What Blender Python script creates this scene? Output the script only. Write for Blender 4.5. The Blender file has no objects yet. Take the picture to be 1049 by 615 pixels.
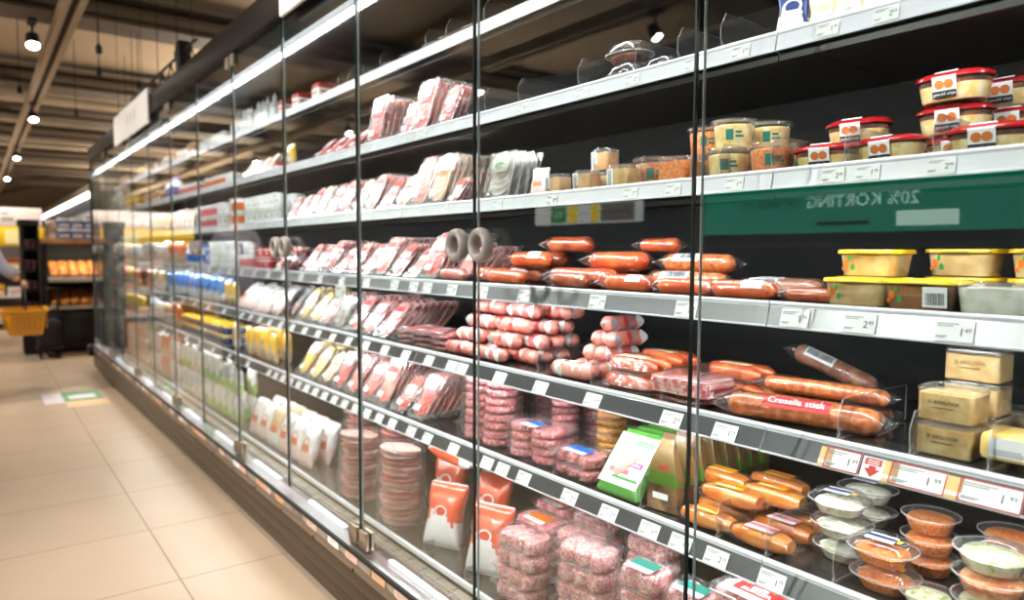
import bpy, math, random
from mathutils import Vector, Matrix, Euler, noise

RND = random.Random(11)
SC = bpy.context.scene
C = SC.collection
PI = math.pi
R = math.radians

# ------------------------------------------------------------------ camera numbers
W, H, F, CZ = 1049, 615, 731.0, 1.25
YAW = math.atan((W / 2 + 26.0) / F)
PITCH = -math.atan((H / 2 - 259.0) / F)
ROLL = 0.004
fw = Vector((math.sin(YAW) * math.cos(PITCH), math.cos(YAW) * math.cos(PITCH), math.sin(PITCH)))
r0 = fw.cross(Vector((0, 0, 1))).normalized()
u0 = r0.cross(fw)
rt = r0 * math.cos(ROLL) + u0 * math.sin(ROLL)
up = u0 * math.cos(ROLL) - r0 * math.sin(ROLL)


def yat(px, X, py=280):
    """aisle distance at which the picture column px meets the plane x = X"""
    d = fw * F + rt * (px - W / 2) - up * (py - H / 2)
    return d.y * X / d.x


# ------------------------------------------------------------------ materials
MATS = {}


def nt_new(name):
    m = bpy.data.materials.new(name)
    m.use_nodes = True
    nt = m.node_tree
    nt.nodes.clear()
    o = nt.nodes.new('ShaderNodeOutputMaterial')
    return m, nt, o


def setin(n, key, v):
    if key in n.inputs:
        n.inputs[key].default_value = v


def c4(c):
    """sRGB 0-255 triple to linear rgba"""
    out = []
    for v in c[:3]:
        v = v / 255.0
        out.append(v / 12.92 if v <= 0.04045 else ((v + 0.055) / 1.055) ** 2.4)
    return (*out, 1.0)


def coords(nt, scale=(1, 1, 1), rnd=True):
    tc = nt.nodes.new('ShaderNodeTexCoord')
    mp = nt.nodes.new('ShaderNodeMapping')
    mp.inputs['Scale'].default_value = scale
    nt.links.new(tc.outputs['Object'], mp.inputs['Vector'])
    if rnd:
        oi = nt.nodes.new('ShaderNodeObjectInfo')
        mu = nt.nodes.new('ShaderNodeMath')
        mu.operation = 'MULTIPLY'
        mu.inputs[1].default_value = 7.0
        nt.links.new(oi.outputs['Random'], mu.inputs[0])
        cb = nt.nodes.new('ShaderNodeCombineXYZ')
        for i in range(3):
            nt.links.new(mu.outputs[0], cb.inputs[i])
        nt.links.new(cb.outputs[0], mp.inputs['Location'])
    return mp.outputs['Vector']


def mat(name, col, rough=0.5, metal=0.0, coat=0.0, bump=0.0, bscale=60.0, emit=0.0, spec=0.5, trans=0.0, sss=0.0):
    if name in MATS:
        return MATS[name]
    m, nt, o = nt_new(name)
    b = nt.nodes.new('ShaderNodeBsdfPrincipled')
    b.inputs['Base Color'].default_value = c4(col)
    b.inputs['Roughness'].default_value = rough
    b.inputs['Metallic'].default_value = metal
    setin(b, 'Coat Weight', coat)
    setin(b, 'Coat Roughness', 0.08)
    setin(b, 'Specular IOR Level', spec)
    if emit:
        b.inputs['Emission Color'].default_value = c4(col)
        b.inputs['Emission Strength'].default_value = emit
    if bump:
        v = coords(nt)
        n = nt.nodes.new('ShaderNodeTexNoise')
        n.inputs['Scale'].default_value = bscale
        nt.links.new(v, n.inputs['Vector'])
        bp = nt.nodes.new('ShaderNodeBump')
        bp.inputs['Strength'].default_value = bump
        bp.inputs['Distance'].default_value = 0.004
        nt.links.new(n.outputs[0], bp.inputs['Height'])
        nt.links.new(bp.outputs[0], b.inputs['Normal'])
        if 'Coat Normal' in b.inputs and coat:
            nt.links.new(bp.outputs[0], b.inputs['Coat Normal'])
    nt.links.new(b.outputs[0], o.inputs[0])
    MATS[name] = m
    return m


def blend(name, stops, scale=40.0, kind='noise', rough=0.4, coat=0.0, bump=0.3, stretch=(1, 1, 1), detail=3.0, dist=0.003, spec=0.5, distort=0.0):
    """procedural mottled material: a noise or voronoi field through a colour ramp"""
    if name in MATS:
        return MATS[name]
    m, nt, o = nt_new(name)
    v = coords(nt, stretch)
    if kind == 'noise':
        n = nt.nodes.new('ShaderNodeTexNoise')
        n.inputs['Detail'].default_value = detail
        n.inputs['Distortion'].default_value = distort
    else:
        n = nt.nodes.new('ShaderNodeTexVoronoi')
        n.feature = 'F1'
    n.inputs['Scale'].default_value = scale
    nt.links.new(v, n.inputs['Vector'])
    cr = nt.nodes.new('ShaderNodeValToRGB')
    e = cr.color_ramp.elements
    e[0].position, e[0].color = stops[0][0], c4(stops[0][1])
    e[1].position, e[1].color = stops[-1][0], c4(stops[-1][1])
    for p, c in stops[1:-1]:
        q = e.new(p)
        q.color = c4(c)
    src = n.outputs['Distance'] if kind == 'voronoi' else n.outputs[0]
    nt.links.new(src, cr.inputs[0])
    b = nt.nodes.new('ShaderNodeBsdfPrincipled')
    b.inputs['Roughness'].default_value = rough
    setin(b, 'Coat Weight', coat)
    setin(b, 'Coat Roughness', 0.1)
    setin(b, 'Specular IOR Level', spec)
    nt.links.new(cr.outputs[0], b.inputs['Base Color'])
    if bump:
        bp = nt.nodes.new('ShaderNodeBump')
        bp.inputs['Strength'].default_value = bump
        bp.inputs['Distance'].default_value = dist
        nt.links.new(src, bp.inputs['Height'])
        nt.links.new(bp.outputs[0], b.inputs['Normal'])
        n2 = nt.nodes.new('ShaderNodeTexNoise')
        n2.inputs['Scale'].default_value = 55
        nt.links.new(v, n2.inputs['Vector'])
        b2 = nt.nodes.new('ShaderNodeBump')
        b2.inputs['Strength'].default_value = min(1.0, bump * 1.3)
        b2.inputs['Distance'].default_value = 0.003
        nt.links.new(n2.outputs[0], b2.inputs['Height'])
        if coat:
            nt.links.new(b2.outputs[0], b.inputs['Coat Normal'])
    nt.links.new(b.outputs[0], o.inputs[0])
    MATS[name] = m
    return m


def film(name, tint=(255, 255, 255), haze=0.10, rough=0.06, ior=1.45, wrinkle=0.0, white=(235, 235, 235), refl=1.0):
    """thin clear plastic or glass: what is behind shows, plus a Fresnel reflection and a little haze"""
    if name in MATS:
        return MATS[name]
    m, nt, o = nt_new(name)
    t = nt.nodes.new('ShaderNodeBsdfTransparent')
    t.inputs[0].default_value = c4(tint)
    g = nt.nodes.new('ShaderNodeBsdfGlossy')
    g.inputs['Roughness'].default_value = rough
    g.inputs['Color'].default_value = (refl, refl, refl, 1)
    fr = nt.nodes.new('ShaderNodeFresnel')
    # the node inverts the index on back faces; undo it so that both faces of a thin sheet reflect alike
    ge = nt.nodes.new('ShaderNodeNewGeometry')
    ex = nt.nodes.new('ShaderNodeMath')
    ex.operation = 'MULTIPLY_ADD'
    ex.inputs[1].default_value = -2.0
    ex.inputs[2].default_value = 1.0
    nt.links.new(ge.outputs['Backfacing'], ex.inputs[0])
    pw = nt.nodes.new('ShaderNodeMath')
    pw.operation = 'POWER'
    pw.inputs[0].default_value = ior
    nt.links.new(ex.outputs[0], pw.inputs[1])
    nt.links.new(pw.outputs[0], fr.inputs['IOR'])
    mx = nt.nodes.new('ShaderNodeMixShader')
    last = t.outputs[0]
    if haze > 0:
        d = nt.nodes.new('ShaderNodeBsdfDiffuse')
        d.inputs[0].default_value = c4(white)
        m2 = nt.nodes.new('ShaderNodeMixShader')
        m2.inputs[0].default_value = haze
        nt.links.new(t.outputs[0], m2.inputs[1])
        nt.links.new(d.outputs[0], m2.inputs[2])
        last = m2.outputs[0]
    nt.links.new(fr.outputs[0], mx.inputs[0])
    nt.links.new(last, mx.inputs[1])
    nt.links.new(g.outputs[0], mx.inputs[2])
    if wrinkle:
        v = coords(nt)
        n = nt.nodes.new('ShaderNodeTexNoise')
        n.inputs['Scale'].default_value = 38
        n.inputs['Detail'].default_value = 2
        nt.links.new(v, n.inputs['Vector'])
        bp = nt.nodes.new('ShaderNodeBump')
        bp.inputs['Strength'].default_value = wrinkle
        bp.inputs['Distance'].default_value = 0.008
        nt.links.new(n.outputs[0], bp.inputs['Height'])
        nt.links.new(bp.outputs[0], g.inputs['Normal'])
        nt.links.new(bp.outputs[0], fr.inputs['Normal'])
    nt.links.new(mx.outputs[0], o.inputs[0])
    MATS[name] = m
    return m


WHITE = mat('white plastic', (235, 235, 232), 0.35)
CARD = mat('white card', (250, 250, 252), 0.5)
PRINT = mat('black print', (25, 25, 28), 0.6)
GREYP = mat('grey print', (150, 150, 152), 0.6)
RED = mat('red print', (205, 40, 38), 0.4, coat=0.3)
PINKP = mat('pink print', (235, 120, 130), 0.45)
ORANGE = mat('orange print', (235, 120, 35), 0.4, coat=0.3)
YELLOW = mat('yellow print', (245, 200, 40), 0.4, coat=0.3)
BLUE = mat('blue print', (45, 110, 200), 0.4, coat=0.3)
NAVY = mat('navy print', (30, 45, 110), 0.4, coat=0.3)
GREEN = mat('green print', (70, 160, 70), 0.45, coat=0.3)
TEAL = mat('teal print', (20, 110, 95), 0.5)
LILAC = mat('lilac print', (120, 110, 190), 0.4)
MAGENTA = mat('magenta print', (190, 60, 140), 0.4)
CLEAR = film('clear plastic', haze=0.045, wrinkle=0.0, ior=1.6, rough=0.05)
RIM = film('thick plastic rim', haze=0.45, wrinkle=0.0, ior=1.6, rough=0.08)
WRAP = film('crinkled film', haze=0.03, wrinkle=0.7, ior=1.55, rough=0.10)
TRAYF = film('milky tray plastic', haze=0.16, wrinkle=0.3, ior=1.5, rough=0.12)
ACRYL = film('clear acrylic', tint=(238, 238, 240), haze=0.02, ior=1.5, rough=0.02)
GLASS = film('door glass', tint=(244, 248, 246), haze=0.0, ior=1.5, rough=0.0)
EDGE = film('acrylic edge', haze=0.55, ior=1.5, rough=0.05)

HAM = blend('pink ham', [(0.3, (216, 118, 112)), (0.5, (232, 150, 140)), (0.72, (246, 196, 184))], 18, rough=0.3, coat=0.6, bump=0.15)
HAMD = blend('rosy ham', [(0.3, (190, 78, 76)), (0.5, (216, 112, 106)), (0.7, (242, 180, 170))], 28, rough=0.3, coat=0.6, bump=0.2, stretch=(1, 3, 1))
SALAMI = blend('red salami', [(0.25, (245, 205, 190)), (0.45, (190, 70, 62)), (0.8, (165, 50, 48))], 130, 'voronoi', 0.3, 0.6, 0.2)
CHICK = blend('pale chicken slices', [(0.3, (222, 178, 150)), (0.6, (238, 204, 178)), (0.8, (246, 224, 204))], 25, rough=0.35, coat=0.5, bump=0.15)
DICED = blend('diced bacon', [(0.05, (252, 222, 214)), (0.35, (236, 160, 152)), (0.7, (205, 95, 95))], 90, 'voronoi', 0.3, 0.6, 1.0, dist=0.006)
MINCE = blend('pink mince', [(0.34, (214, 96, 100)), (0.46, (238, 148, 148)), (0.56, (248, 200, 196)), (0.68, (254, 232, 228))], 110, rough=0.35, coat=0.5, bump=0.9, detail=2, dist=0.006, distort=1.2)
PATTY = blend('marbled patty meat', [(0.08, (254, 232, 228)), (0.32, (242, 168, 168)), (0.6, (222, 112, 120))], 120, 'voronoi', 0.4, 0.4, 0.9, dist=0.004)
SCHNIT = blend('breaded schnitzel', [(0.3, (190, 110, 40)), (0.55, (222, 150, 65)), (0.75, (240, 190, 110))], 90, rough=0.7, bump=0.9)
SMOKED = blend('smoked sausage skin', [(0.3, (206, 66, 14)), (0.52, (236, 98, 28)), (0.75, (250, 140, 66))], 16, rough=0.3, coat=0.8, bump=0.25, stretch=(1, 1, 1))
SMOKEDK = blend('dark smoked sausage skin', [(0.3, (150, 52, 16)), (0.5, (196, 80, 28)), (0.75, (222, 118, 60))], 22, rough=0.3, coat=0.8, bump=0.3)
RED_SAUS = blend('chorizo skin', [(0.3, (176, 76, 22)), (0.5, (208, 108, 44)), (0.7, (238, 152, 86))], 70, rough=0.35, coat=0.7, bump=0.35)
LIVER = blend('pale pink sausage skin', [(0.3, (226, 128, 118)), (0.6, (242, 160, 146)), (0.8, (250, 192, 178))], 14, rough=0.25, coat=0.7, bump=0.1)
CUTEND = blend('sausage cut end', [(0.3, (240, 200, 165)), (0.6, (250, 224, 196)), (0.8, (252, 236, 215))], 60, rough=0.4, coat=0.3, bump=0.1)
BACON = blend('bacon rashers', [(0.36, (205, 85, 95)), (0.46, (232, 140, 140)), (0.52, (252, 226, 218)), (0.62, (214, 96, 104))], 9, rough=0.3, coat=0.7, bump=0.15, stretch=(1, 6, 3), distort=0.6)
BUN = blend('golden roll skin', [(0.3, (206, 98, 18)), (0.5, (232, 130, 38)), (0.72, (248, 176, 90))], 14, rough=0.3, coat=0.7, bump=0.25)
EGG = blend('creamy egg salad', [(0.35, (240, 196, 108)), (0.5, (248, 220, 146)), (0.7, (250, 238, 200))], 55, rough=0.4, coat=0.3, bump=0.4)
CHUTNEY = blend('dark salad topping', [(0.35, (60, 25, 15)), (0.5, (110, 50, 28)), (0.7, (170, 95, 50))], 60, rough=0.35, coat=0.4, bump=0.4)
ORSAL = blend('orange carrot salad', [(0.3, (236, 92, 16)), (0.5, (252, 136, 50)), (0.7, (255, 196, 120))], 120, rough=0.4, coat=0.4, bump=0.8, dist=0.005, stretch=(1, 2.4, 1))
WHSAL = blend('white salad', [(0.35, (205, 196, 150)), (0.48, (238, 232, 210)), (0.7, (250, 248, 238))], 70, rough=0.4, coat=0.4, bump=0.7, dist=0.005)
GRSAL = blend('green white salad', [(0.34, (150, 165, 80)), (0.48, (225, 222, 180)), (0.7, (248, 240, 215))], 60, rough=0.4, coat=0.4, bump=0.7)
PASTA = blend('tomato pasta salad', [(0.3, (214, 86, 30)), (0.5, (244, 146, 76)), (0.7, (252, 214, 164))], 60, rough=0.4, coat=0.4, bump=0.6)
SPREAD = blend('beige spread', [(0.35, (206, 164, 98)), (0.55, (226, 190, 128)), (0.75, (238, 212, 160))], 30, rough=0.4, coat=0.3, bump=0.15)
TAN = blend('tan spread', [(0.35, (214, 160, 108)), (0.55, (232, 184, 134)), (0.75, (240, 205, 165))], 30, rough=0.4, coat=0.3, bump=0.15)
CREAM = blend('cream tzatziki', [(0.35, (226, 224, 200)), (0.5, (244, 244, 232)), (0.75, (250, 250, 244))], 40, rough=0.4, coat=0.3, bump=0.15)
CHEESE = blend('yellow cheese', [(0.35, (232, 182, 92)), (0.55, (242, 206, 120)), (0.75, (248, 222, 150))], 12, rough=0.35, coat=0.4, bump=0.05)
BREADM = blend('baked crust', [(0.3, (150, 78, 28)), (0.5, (205, 128, 58)), (0.72, (235, 180, 105))], 22, rough=0.7, bump=0.3)
REDLID = mat('translucent red lid', (168, 24, 27), 0.22, coat=0.6, bump=0.1)
YELLID = mat('yellow lid', (250, 206, 30), 0.3, coat=0.5)
SACHET = blend('dark foil sachet', [(0.35, (52, 34, 24)), (0.5, (96, 66, 42)), (0.7, (176, 140, 100))], 16, rough=0.3, coat=0.7, bump=0.5)
GREYMEAT = blend('greyish vacuum meat', [(0.35, (150, 140, 132)), (0.55, (188, 180, 172)), (0.75, (215, 208, 200))], 20, rough=0.25, coat=0.8, bump=0.5)

DARKM = mat('dark shelf metal', (38, 38, 40), 0.35, metal=0.3)
BLACKM = mat('matt black panel', (16, 16, 17), 0.6)
SHELFT = mat('grey shelf top', (70, 68, 66), 0.18, metal=0.5)
CHROME = mat('brushed steel', (200, 198, 194), 0.28, metal=1.0)
BRKT = mat('satin bracket', (196, 180, 158), 0.3, metal=0.85)
RAILW = mat('white rail', (236, 236, 246), 0.3, coat=0.3)
RAILG = mat('dark rail insert', (84, 86, 90), 0.3, metal=0.3, coat=0.4)
RAILS = mat('silver rail insert', (176, 176, 182), 0.28, metal=0.4, coat=0.3)
CANOPY = mat('dark brown canopy', (20, 16, 13), 0.45, spec=0.3)
PLINTH = mat('taupe plinth metal', (76, 63, 51), 0.42, metal=0.35)
PLINTHL = mat('light taupe metal', (128, 112, 94), 0.38, metal=0.35)
GRILLE = mat('air grille metal', (146, 138, 122), 0.4, metal=0.4)
SEAL = mat('dark door seal', (16, 30, 28), 0.3)
GEDGE = mat('pale glass edge', (140, 150, 148), 0.15, coat=0.5)
HANDLE = mat('grey handle plastic', (138, 132, 127), 0.35, coat=0.3)


# ------------------------------------------------------------------ mesh builder
class MB:
    def __init__(s):
        s.v, s.f, s.m = [], [], []

    def add(s, vs, fs, mi=0, M=None):
        b = len(s.v)
        for p in vs:
            q = Vector(p)
            s.v.append(M @ q if M is not None else q)
        for f in fs:
            s.f.append(tuple(b + i for i in f))
            s.m.append(mi)
        return s

    def box(s, x0, x1, y0, y1, z0, z1, mi=0, M=None, bev=0.0):
        if bev:
            cx, cy = (x0 + x1) / 2, (y0 + y1) / 2
            w, d = x1 - x0, y1 - y0
            b = bev
            return s.rings([(z0, w - 2 * b, d - 2 * b, b, cx, cy), (z0 + b * 0.3, w - b * .6, d - b * .6, b, cx, cy), (z0 + b, w, d, b, cx, cy), (z1 - b, w, d, b, cx, cy), (z1 - b * 0.3, w - b * .6, d - b * .6, b, cx, cy), (z1, w - 2 * b, d - 2 * b, b, cx, cy)], mi, n=12, M=M)
        vs = [(x0, y0, z0), (x1, y0, z0), (x1, y1, z0), (x0, y1, z0), (x0, y0, z1), (x1, y0, z1), (x1, y1, z1), (x0, y1, z1)]
        return s.add(vs, [(0, 3, 2, 1), (4, 5, 6, 7), (0, 1, 5, 4), (1, 2, 6, 5), (2, 3, 7, 6), (3, 0, 4, 7)], mi, M)

    def rings(s, rs, mi=0, cap0=True, cap1=True, n=24, M=None, jit=0.0):
        """loft of outlines; ring = (z, width x, width y, corner radius or None for an ellipse, cx, cy)"""
        k = n // 4
        vs = []
        for r in rs:
            z, w, d, cr = r[:4]
            cx, cy = (r[4], r[5]) if len(r) > 4 else (0, 0)
            for i in range(n):
                if cr is None:
                    a = 2 * PI * (i + .5) / n
                    x, y = w / 2 * math.cos(a), d / 2 * math.sin(a)
                else:
                    q, t = divmod(i, k)
                    rr = min(cr, w / 2, d / 2)
                    a = PI / 2 * q + (PI / 2) * t / max(1, k - 1)
                    sx = 1 if q in (0, 3) else -1
                    sy = 1 if q in (0, 1) else -1
                    x = sx * (w / 2 - rr) + rr * math.cos(a)
                    y = sy * (d / 2 - rr) + rr * math.sin(a)
                if jit:
                    nz = noise.noise(Vector((x * 40, y * 40, z * 40)))
                    x *= 1 + jit * nz
                    y *= 1 + jit * nz
                vs.append((x + cx, y + cy, z))
        fs = []
        for j in range(len(rs) - 1):
            for i in range(n):
                a, b = j * n + i, j * n + (i + 1) % n
                fs.append((a, b, b + n, a + n))
        if cap0:
            fs.append(tuple(reversed(range(n))))
        if cap1:
            b = (len(rs) - 1) * n
            fs.append(tuple(range(b, b + n)))
        return s.add(vs, fs, mi, M)

    def tube(s, pts, rad, n=12, mi=0, flat=1.0, M=None, cap=True):
        pts = [Vector(p) for p in pts]
        if not isinstance(rad, (list, tuple)):
            rad = [rad] * len(pts)
        vs = []
        ref = Vector((0, 0, 1))
        for i, p in enumerate(pts):
            t = (pts[min(i + 1, len(pts) - 1)] - pts[max(i - 1, 0)]).normalized()
            rf = ref if abs(t.z) < 0.95 else Vector((1, 0, 0))
            a = t.cross(rf).normalized()
            b = a.cross(t).normalized()
            for k in range(n):
                th = 2 * PI * k / n
                vs.append(p + a * (rad[i] * math.cos(th)) + b * (rad[i] * flat * math.sin(th)))
        fs = []
        for j in range(len(pts) - 1):
            for k in range(n):
                a, b = j * n + k, j * n + (k + 1) % n
                fs.append((a, a + n, b + n, b))
        if cap:
            fs.append(tuple(range(n)))
            e = (len(pts) - 1) * n
            fs.append(tuple(reversed(range(e, e + n))))
        return s.add(vs, fs, mi, M)

    def lathe(s, prof, mi=0, n=28, cap0=True, cap1=True, M=None):
        return s.rings([(z, 2 * r, 2 * r, None) for r, z in prof], mi, cap0, cap1, n, M)

    def arc(s, rs, a0, a1, n=8, mi=0, M=None):
        """curved patch on a tapered round wall; rs = [(radius x, radius y, z), ...]"""
        vs = []
        for rx, ry, z in rs:
            for i in range(n + 1):
                a = a0 + (a1 - a0) * i / n
                vs.append((rx * math.cos(a), ry * math.sin(a), z))
        fs = []
        for j in range(len(rs) - 1):
            for i in range(n):
                a = j * (n + 1) + i
                fs.append((a, a + 1, a + n + 2, a + n + 1))
        return s.add(vs, fs, mi, M)

    def quad(s, a, b, c, d, mi=0, M=None):
        return s.add([a, b, c, d], [(0, 1, 2, 3)], mi, M)

    def text(s, txt, size, M, mi=0, bold=False):
        vs, fs = text_geo(txt)
        return s.add([(v[0] * size, v[1] * size, 0) for v in vs], fs, mi, M)

    def grid(s, w, d, nx, ny, fz, mi=0, M=None):
        vs = []
        for i in range(nx + 1):
            for j in range(ny + 1):
                x, y = (i / nx - .5) * w, (j / ny - .5) * d
                vs.append((x, y, fz(x, y)))
        fs = []
        for i in range(nx):
            for j in range(ny):
                a = i * (ny + 1) + j
                fs.append((a, a + ny + 1, a + ny + 2, a + 1))
        return s.add(vs, fs, mi, M)

    def mesh(s, name, mats, smooth=35):
        me = bpy.data.meshes.new(name)
        me.from_pydata([tuple(v) for v in s.v], [], s.f)
        for m in (mats if isinstance(mats, (list, tuple)) else [mats]):
            me.materials.append(m)
        me.polygons.foreach_set('material_index', s.m)
        if smooth:
            me.polygons.foreach_set('use_smooth', [True] * len(s.f))
            me.update()
            me.set_sharp_from_angle(angle=R(smooth))
        me.update()
        return me

    def obj(s, name, mats, parent=None, smooth=35, loc=(0, 0, 0)):
        o = bpy.data.objects.new(name, s.mesh(name, mats, smooth))
        C.objects.link(o)
        o.location = loc
        if parent:
            o.parent = parent
        return o


_T = {}


def text_geo(txt):
    if txt not in _T:
        cu = bpy.data.curves.new('tmp', 'FONT')
        cu.body = txt
        cu.align_x = 'CENTER'
        cu.align_y = 'CENTER'
        cu.resolution_u = 2
        ob = bpy.data.objects.new('tmp', cu)
        C.objects.link(ob)
        dg = bpy.context.evaluated_depsgraph_get()
        me = bpy.data.meshes.new_from_object(ob.evaluated_get(dg))
        _T[txt] = ([tuple(v.co) for v in me.vertices], [tuple(p.vertices) for p in me.polygons])
        bpy.data.objects.remove(ob)
        bpy.data.curves.remove(cu)
        bpy.data.meshes.remove(me)
    return _T[txt]


def frame(o, x, y):
    """matrix with local x, y axes and origin"""
    x, y = Vector(x).normalized(), Vector(y).normalized()
    z = x.cross(y)
    M = Matrix((x, y, z)).transposed().to_4x4()
    M.translation = Vector(o)
    return M


def tag(o, label=None, cat=None, group=None, kind=None):
    if label:
        o['label'] = label
    if cat:
        o['category'] = cat
    if group:
        o['group'] = group
    if kind:
        o['kind'] = kind
    return o


def empty(name, loc=(0, 0, 0), rz=0.0):
    o = bpy.data.objects.new(name, None)
    o.empty_display_size = 0.02
    C.objects.link(o)
    o.location = loc
    o.rotation_euler = (0, 0, rz)
    return o


# prototype: (category, root mesh or None, [(part name, mesh, label, [(sub name, mesh)])])
PROTO = {}


def proto(key, name, cat, root, parts=()):
    PROTO[key] = (name, cat, root, list(parts))


COUNT = [0]


_LOW = {}


def lowest(key, rx, ry, s):
    k_ = (key, round(rx, 2), round(ry, 2))
    if k_ not in _LOW:
        M = Euler((rx, ry, 0)).to_matrix()
        name, cat, root, parts = PROTO[key]
        sx = s if isinstance(s, tuple) else (1, 1, 1)
        _LOW[k_] = min((M @ Vector((v.co.x * sx[0], v.co.y * sx[1], v.co.z * sx[2]))).z for me in ([root] if root else []) + [p[1] for p in parts] for v in me.vertices)
    return _LOW[k_] * (1 if isinstance(s, tuple) else s)


def spawn(key, x, y, z, label, group=None, rz=0.0, ry=0.0, rx=0.0, s=1.0):
    name, cat, root, parts = PROTO[key]
    if (rx or ry) and name not in ('price_card', 'promotion_card', 'yellow_rail_tab', 'bread_roll'):
        z -= min(0.0, lowest(key, rx, ry, s))
    o = bpy.data.objects.new(name, root)
    C.objects.link(o)
    o.location = (x, y, z)
    o.rotation_euler = (rx, ry, rz)
    o.scale = (s, s, s) if not isinstance(s, tuple) else s
    tag(o, label, cat, group)
    for p in parts:
        c = bpy.data.objects.new(p[0], p[1])
        C.objects.link(c)
        c.parent = o
        if len(p) > 2 and p[2]:
            c['label'] = p[2]
        for sp in (p[3] if len(p) > 3 else ()):
            d = bpy.data.objects.new(sp[0], sp[1])
            C.objects.link(d)
            d.parent = c
    COUNT[0] += 1
    return o


# ------------------------------------------------------------------ room
FLX0, FLX1, FLY0, FLY1, CEIL = -4.2, 7.0, -3.0, 30.0, 3.55


def floor_mat():
    m, nt, o = nt_new('beige floor tile')
    tc = nt.nodes.new('ShaderNodeTexCoord')
    mp = nt.nodes.new('ShaderNodeMapping')
    mp.inputs['Location'].default_value = (-0.585 + 0.61 * 20, -2.873 + 0.61 * 20, 0)
    nt.links.new(tc.outputs['Object'], mp.inputs['Vector'])
    br = nt.nodes.new('ShaderNodeTexBrick')
    br.offset = 0.0
    br.inputs['Color1'].default_value = c4((208, 186, 160))
    br.inputs['Color2'].default_value = c4((202, 180, 154))
    br.inputs['Mortar'].default_value = c4((140, 118, 96))
    br.inputs['Scale'].default_value = 1.0
    br.inputs['Mortar Size'].default_value = 0.0035
    br.inputs['Mortar Smooth'].default_value = 0.2
    br.inputs['Brick Width'].default_value = 0.61
    br.inputs['Row Height'].default_value = 0.61
    nt.links.new(mp.outputs[0], br.inputs['Vector'])
    n = nt.nodes.new('ShaderNodeTexNoise')
    n.inputs['Scale'].default_value = 3.0
    n.inputs['Detail'].default_value = 5
    nt.links.new(tc.outputs['Object'], n.inputs['Vector'])
    mx = nt.nodes.new('ShaderNodeMixRGB')
    mx.blend_type = 'MULTIPLY'
    mx.inputs[0].default_value = 0.18
    nt.links.new(br.outputs[0], mx.inputs[1])
    nt.links.new(n.outputs[0], mx.inputs[2])
    b = nt.nodes.new('ShaderNodeBsdfPrincipled')
    nt.links.new(mx.outputs[0], b.inputs['Base Color'])
    b.inputs['Roughness'].default_value = 0.3
    nt.links.new(b.outputs[0], o.inputs[0])
    return m


def plane(name, co, mats, kind='structure'):
    mb = MB()
    mb.add(co, [(0, 1, 2, 3)])
    o = mb.obj(name, mats, smooth=0)
    o['kind'] = kind
    return o


plane('floor', [(FLX0, FLY0, 0), (FLX1, FLY0, 0), (FLX1, FLY1, 0), (FLX0, FLY1, 0)], floor_mat())
CEILM = blend('tan ceiling', [(0.3, (158, 138, 112)), (0.7, (172, 152, 126))], 0.6, rough=0.9, bump=0)
plane('ceiling', [(FLX0, FLY0, CEIL), (FLX0, FLY1, CEIL), (FLX1, FLY1, CEIL), (FLX1, FLY0, CEIL)], CEILM)
WALLM = mat('brown grey wall', (120, 104, 84), 0.9)
WALLD = mat('dark wall', (48, 44, 40), 0.9)
plane('wall_far', [(FLX0, FLY1, 0), (FLX1, FLY1, 0), (FLX1, FLY1, CEIL), (FLX0, FLY1, CEIL)], WALLM)
plane('wall_left', [(FLX0, FLY0, 0), (FLX0, FLY1, 0), (FLX0, FLY1, CEIL), (FLX0, FLY0, CEIL)], WALLD)
plane('wall_back', [(FLX1, FLY0, 0), (FLX0, FLY0, 0), (FLX0, FLY0, CEIL), (FLX1, FLY0, CEIL)], WALLD)
plane('wall_right', [(FLX1, FLY1, 0), (FLX1, FLY0, 0), (FLX1, FLY0, CEIL), (FLX1, FLY1, CEIL)], WALLD)

BEAM = mat('grey brown beam paint', (104, 92, 78), 0.6)
BEAML = mat('pale beam flange', (168, 146, 116), 0.6)
i = 0
for y0, wd, dz in ((7.1, .42, .22), (10.3, .5, .2), (12.7, .35, .16), (15.0, .4, .2), (18.4, .4, .2), (22, .4, .2), (26, .4, .2), (3.4, .42, .22), (0.4, .42, .22)):
    mb = MB()
    # H-section cross beam: two flanges and a web
    mb.box(FLX0 + .01, FLX1 - .01, y0, y0 + wd, 3.22, 3.245, 0)
    mb.box(FLX0 + .01, FLX1 - .01, y0 + wd * .45, y0 + wd * .55, 3.245, 3.22 + dz, 0)
    mb.box(FLX0 + .01, FLX1 - .01, y0, y0 + wd, 3.22 + dz, 3.245 + dz, 0)
    mb.tube([(FLX0 + .01, y0 + wd * .2, 3.33), (FLX1 - .01, y0 + wd * .2, 3.33)], 0.07, 10, 0)
    o = mb.obj('trim_%d' % i, [BEAM])
    o['kind'] = 'structure'
    i += 1
# the long twin-flanged beam that runs above the aisle
for xb in (0.60, -2.3):
    mb = MB()
    mb.box(xb, xb + .05, FLY0 + .01, FLY1 - .01, 3.10, 3.20, 0)
    mb.box(xb + .10, xb + .15, FLY0 + .01, FLY1 - .01, 3.10, 3.20, 0)
    mb.box(xb + .05, xb + .10, FLY0 + .01, FLY1 - .01, 3.15, 3.17, 1)
    o = mb.obj('trim_%d' % i, [BEAML, BLACKM])
    o['kind'] = 'structure'
    i += 1

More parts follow.
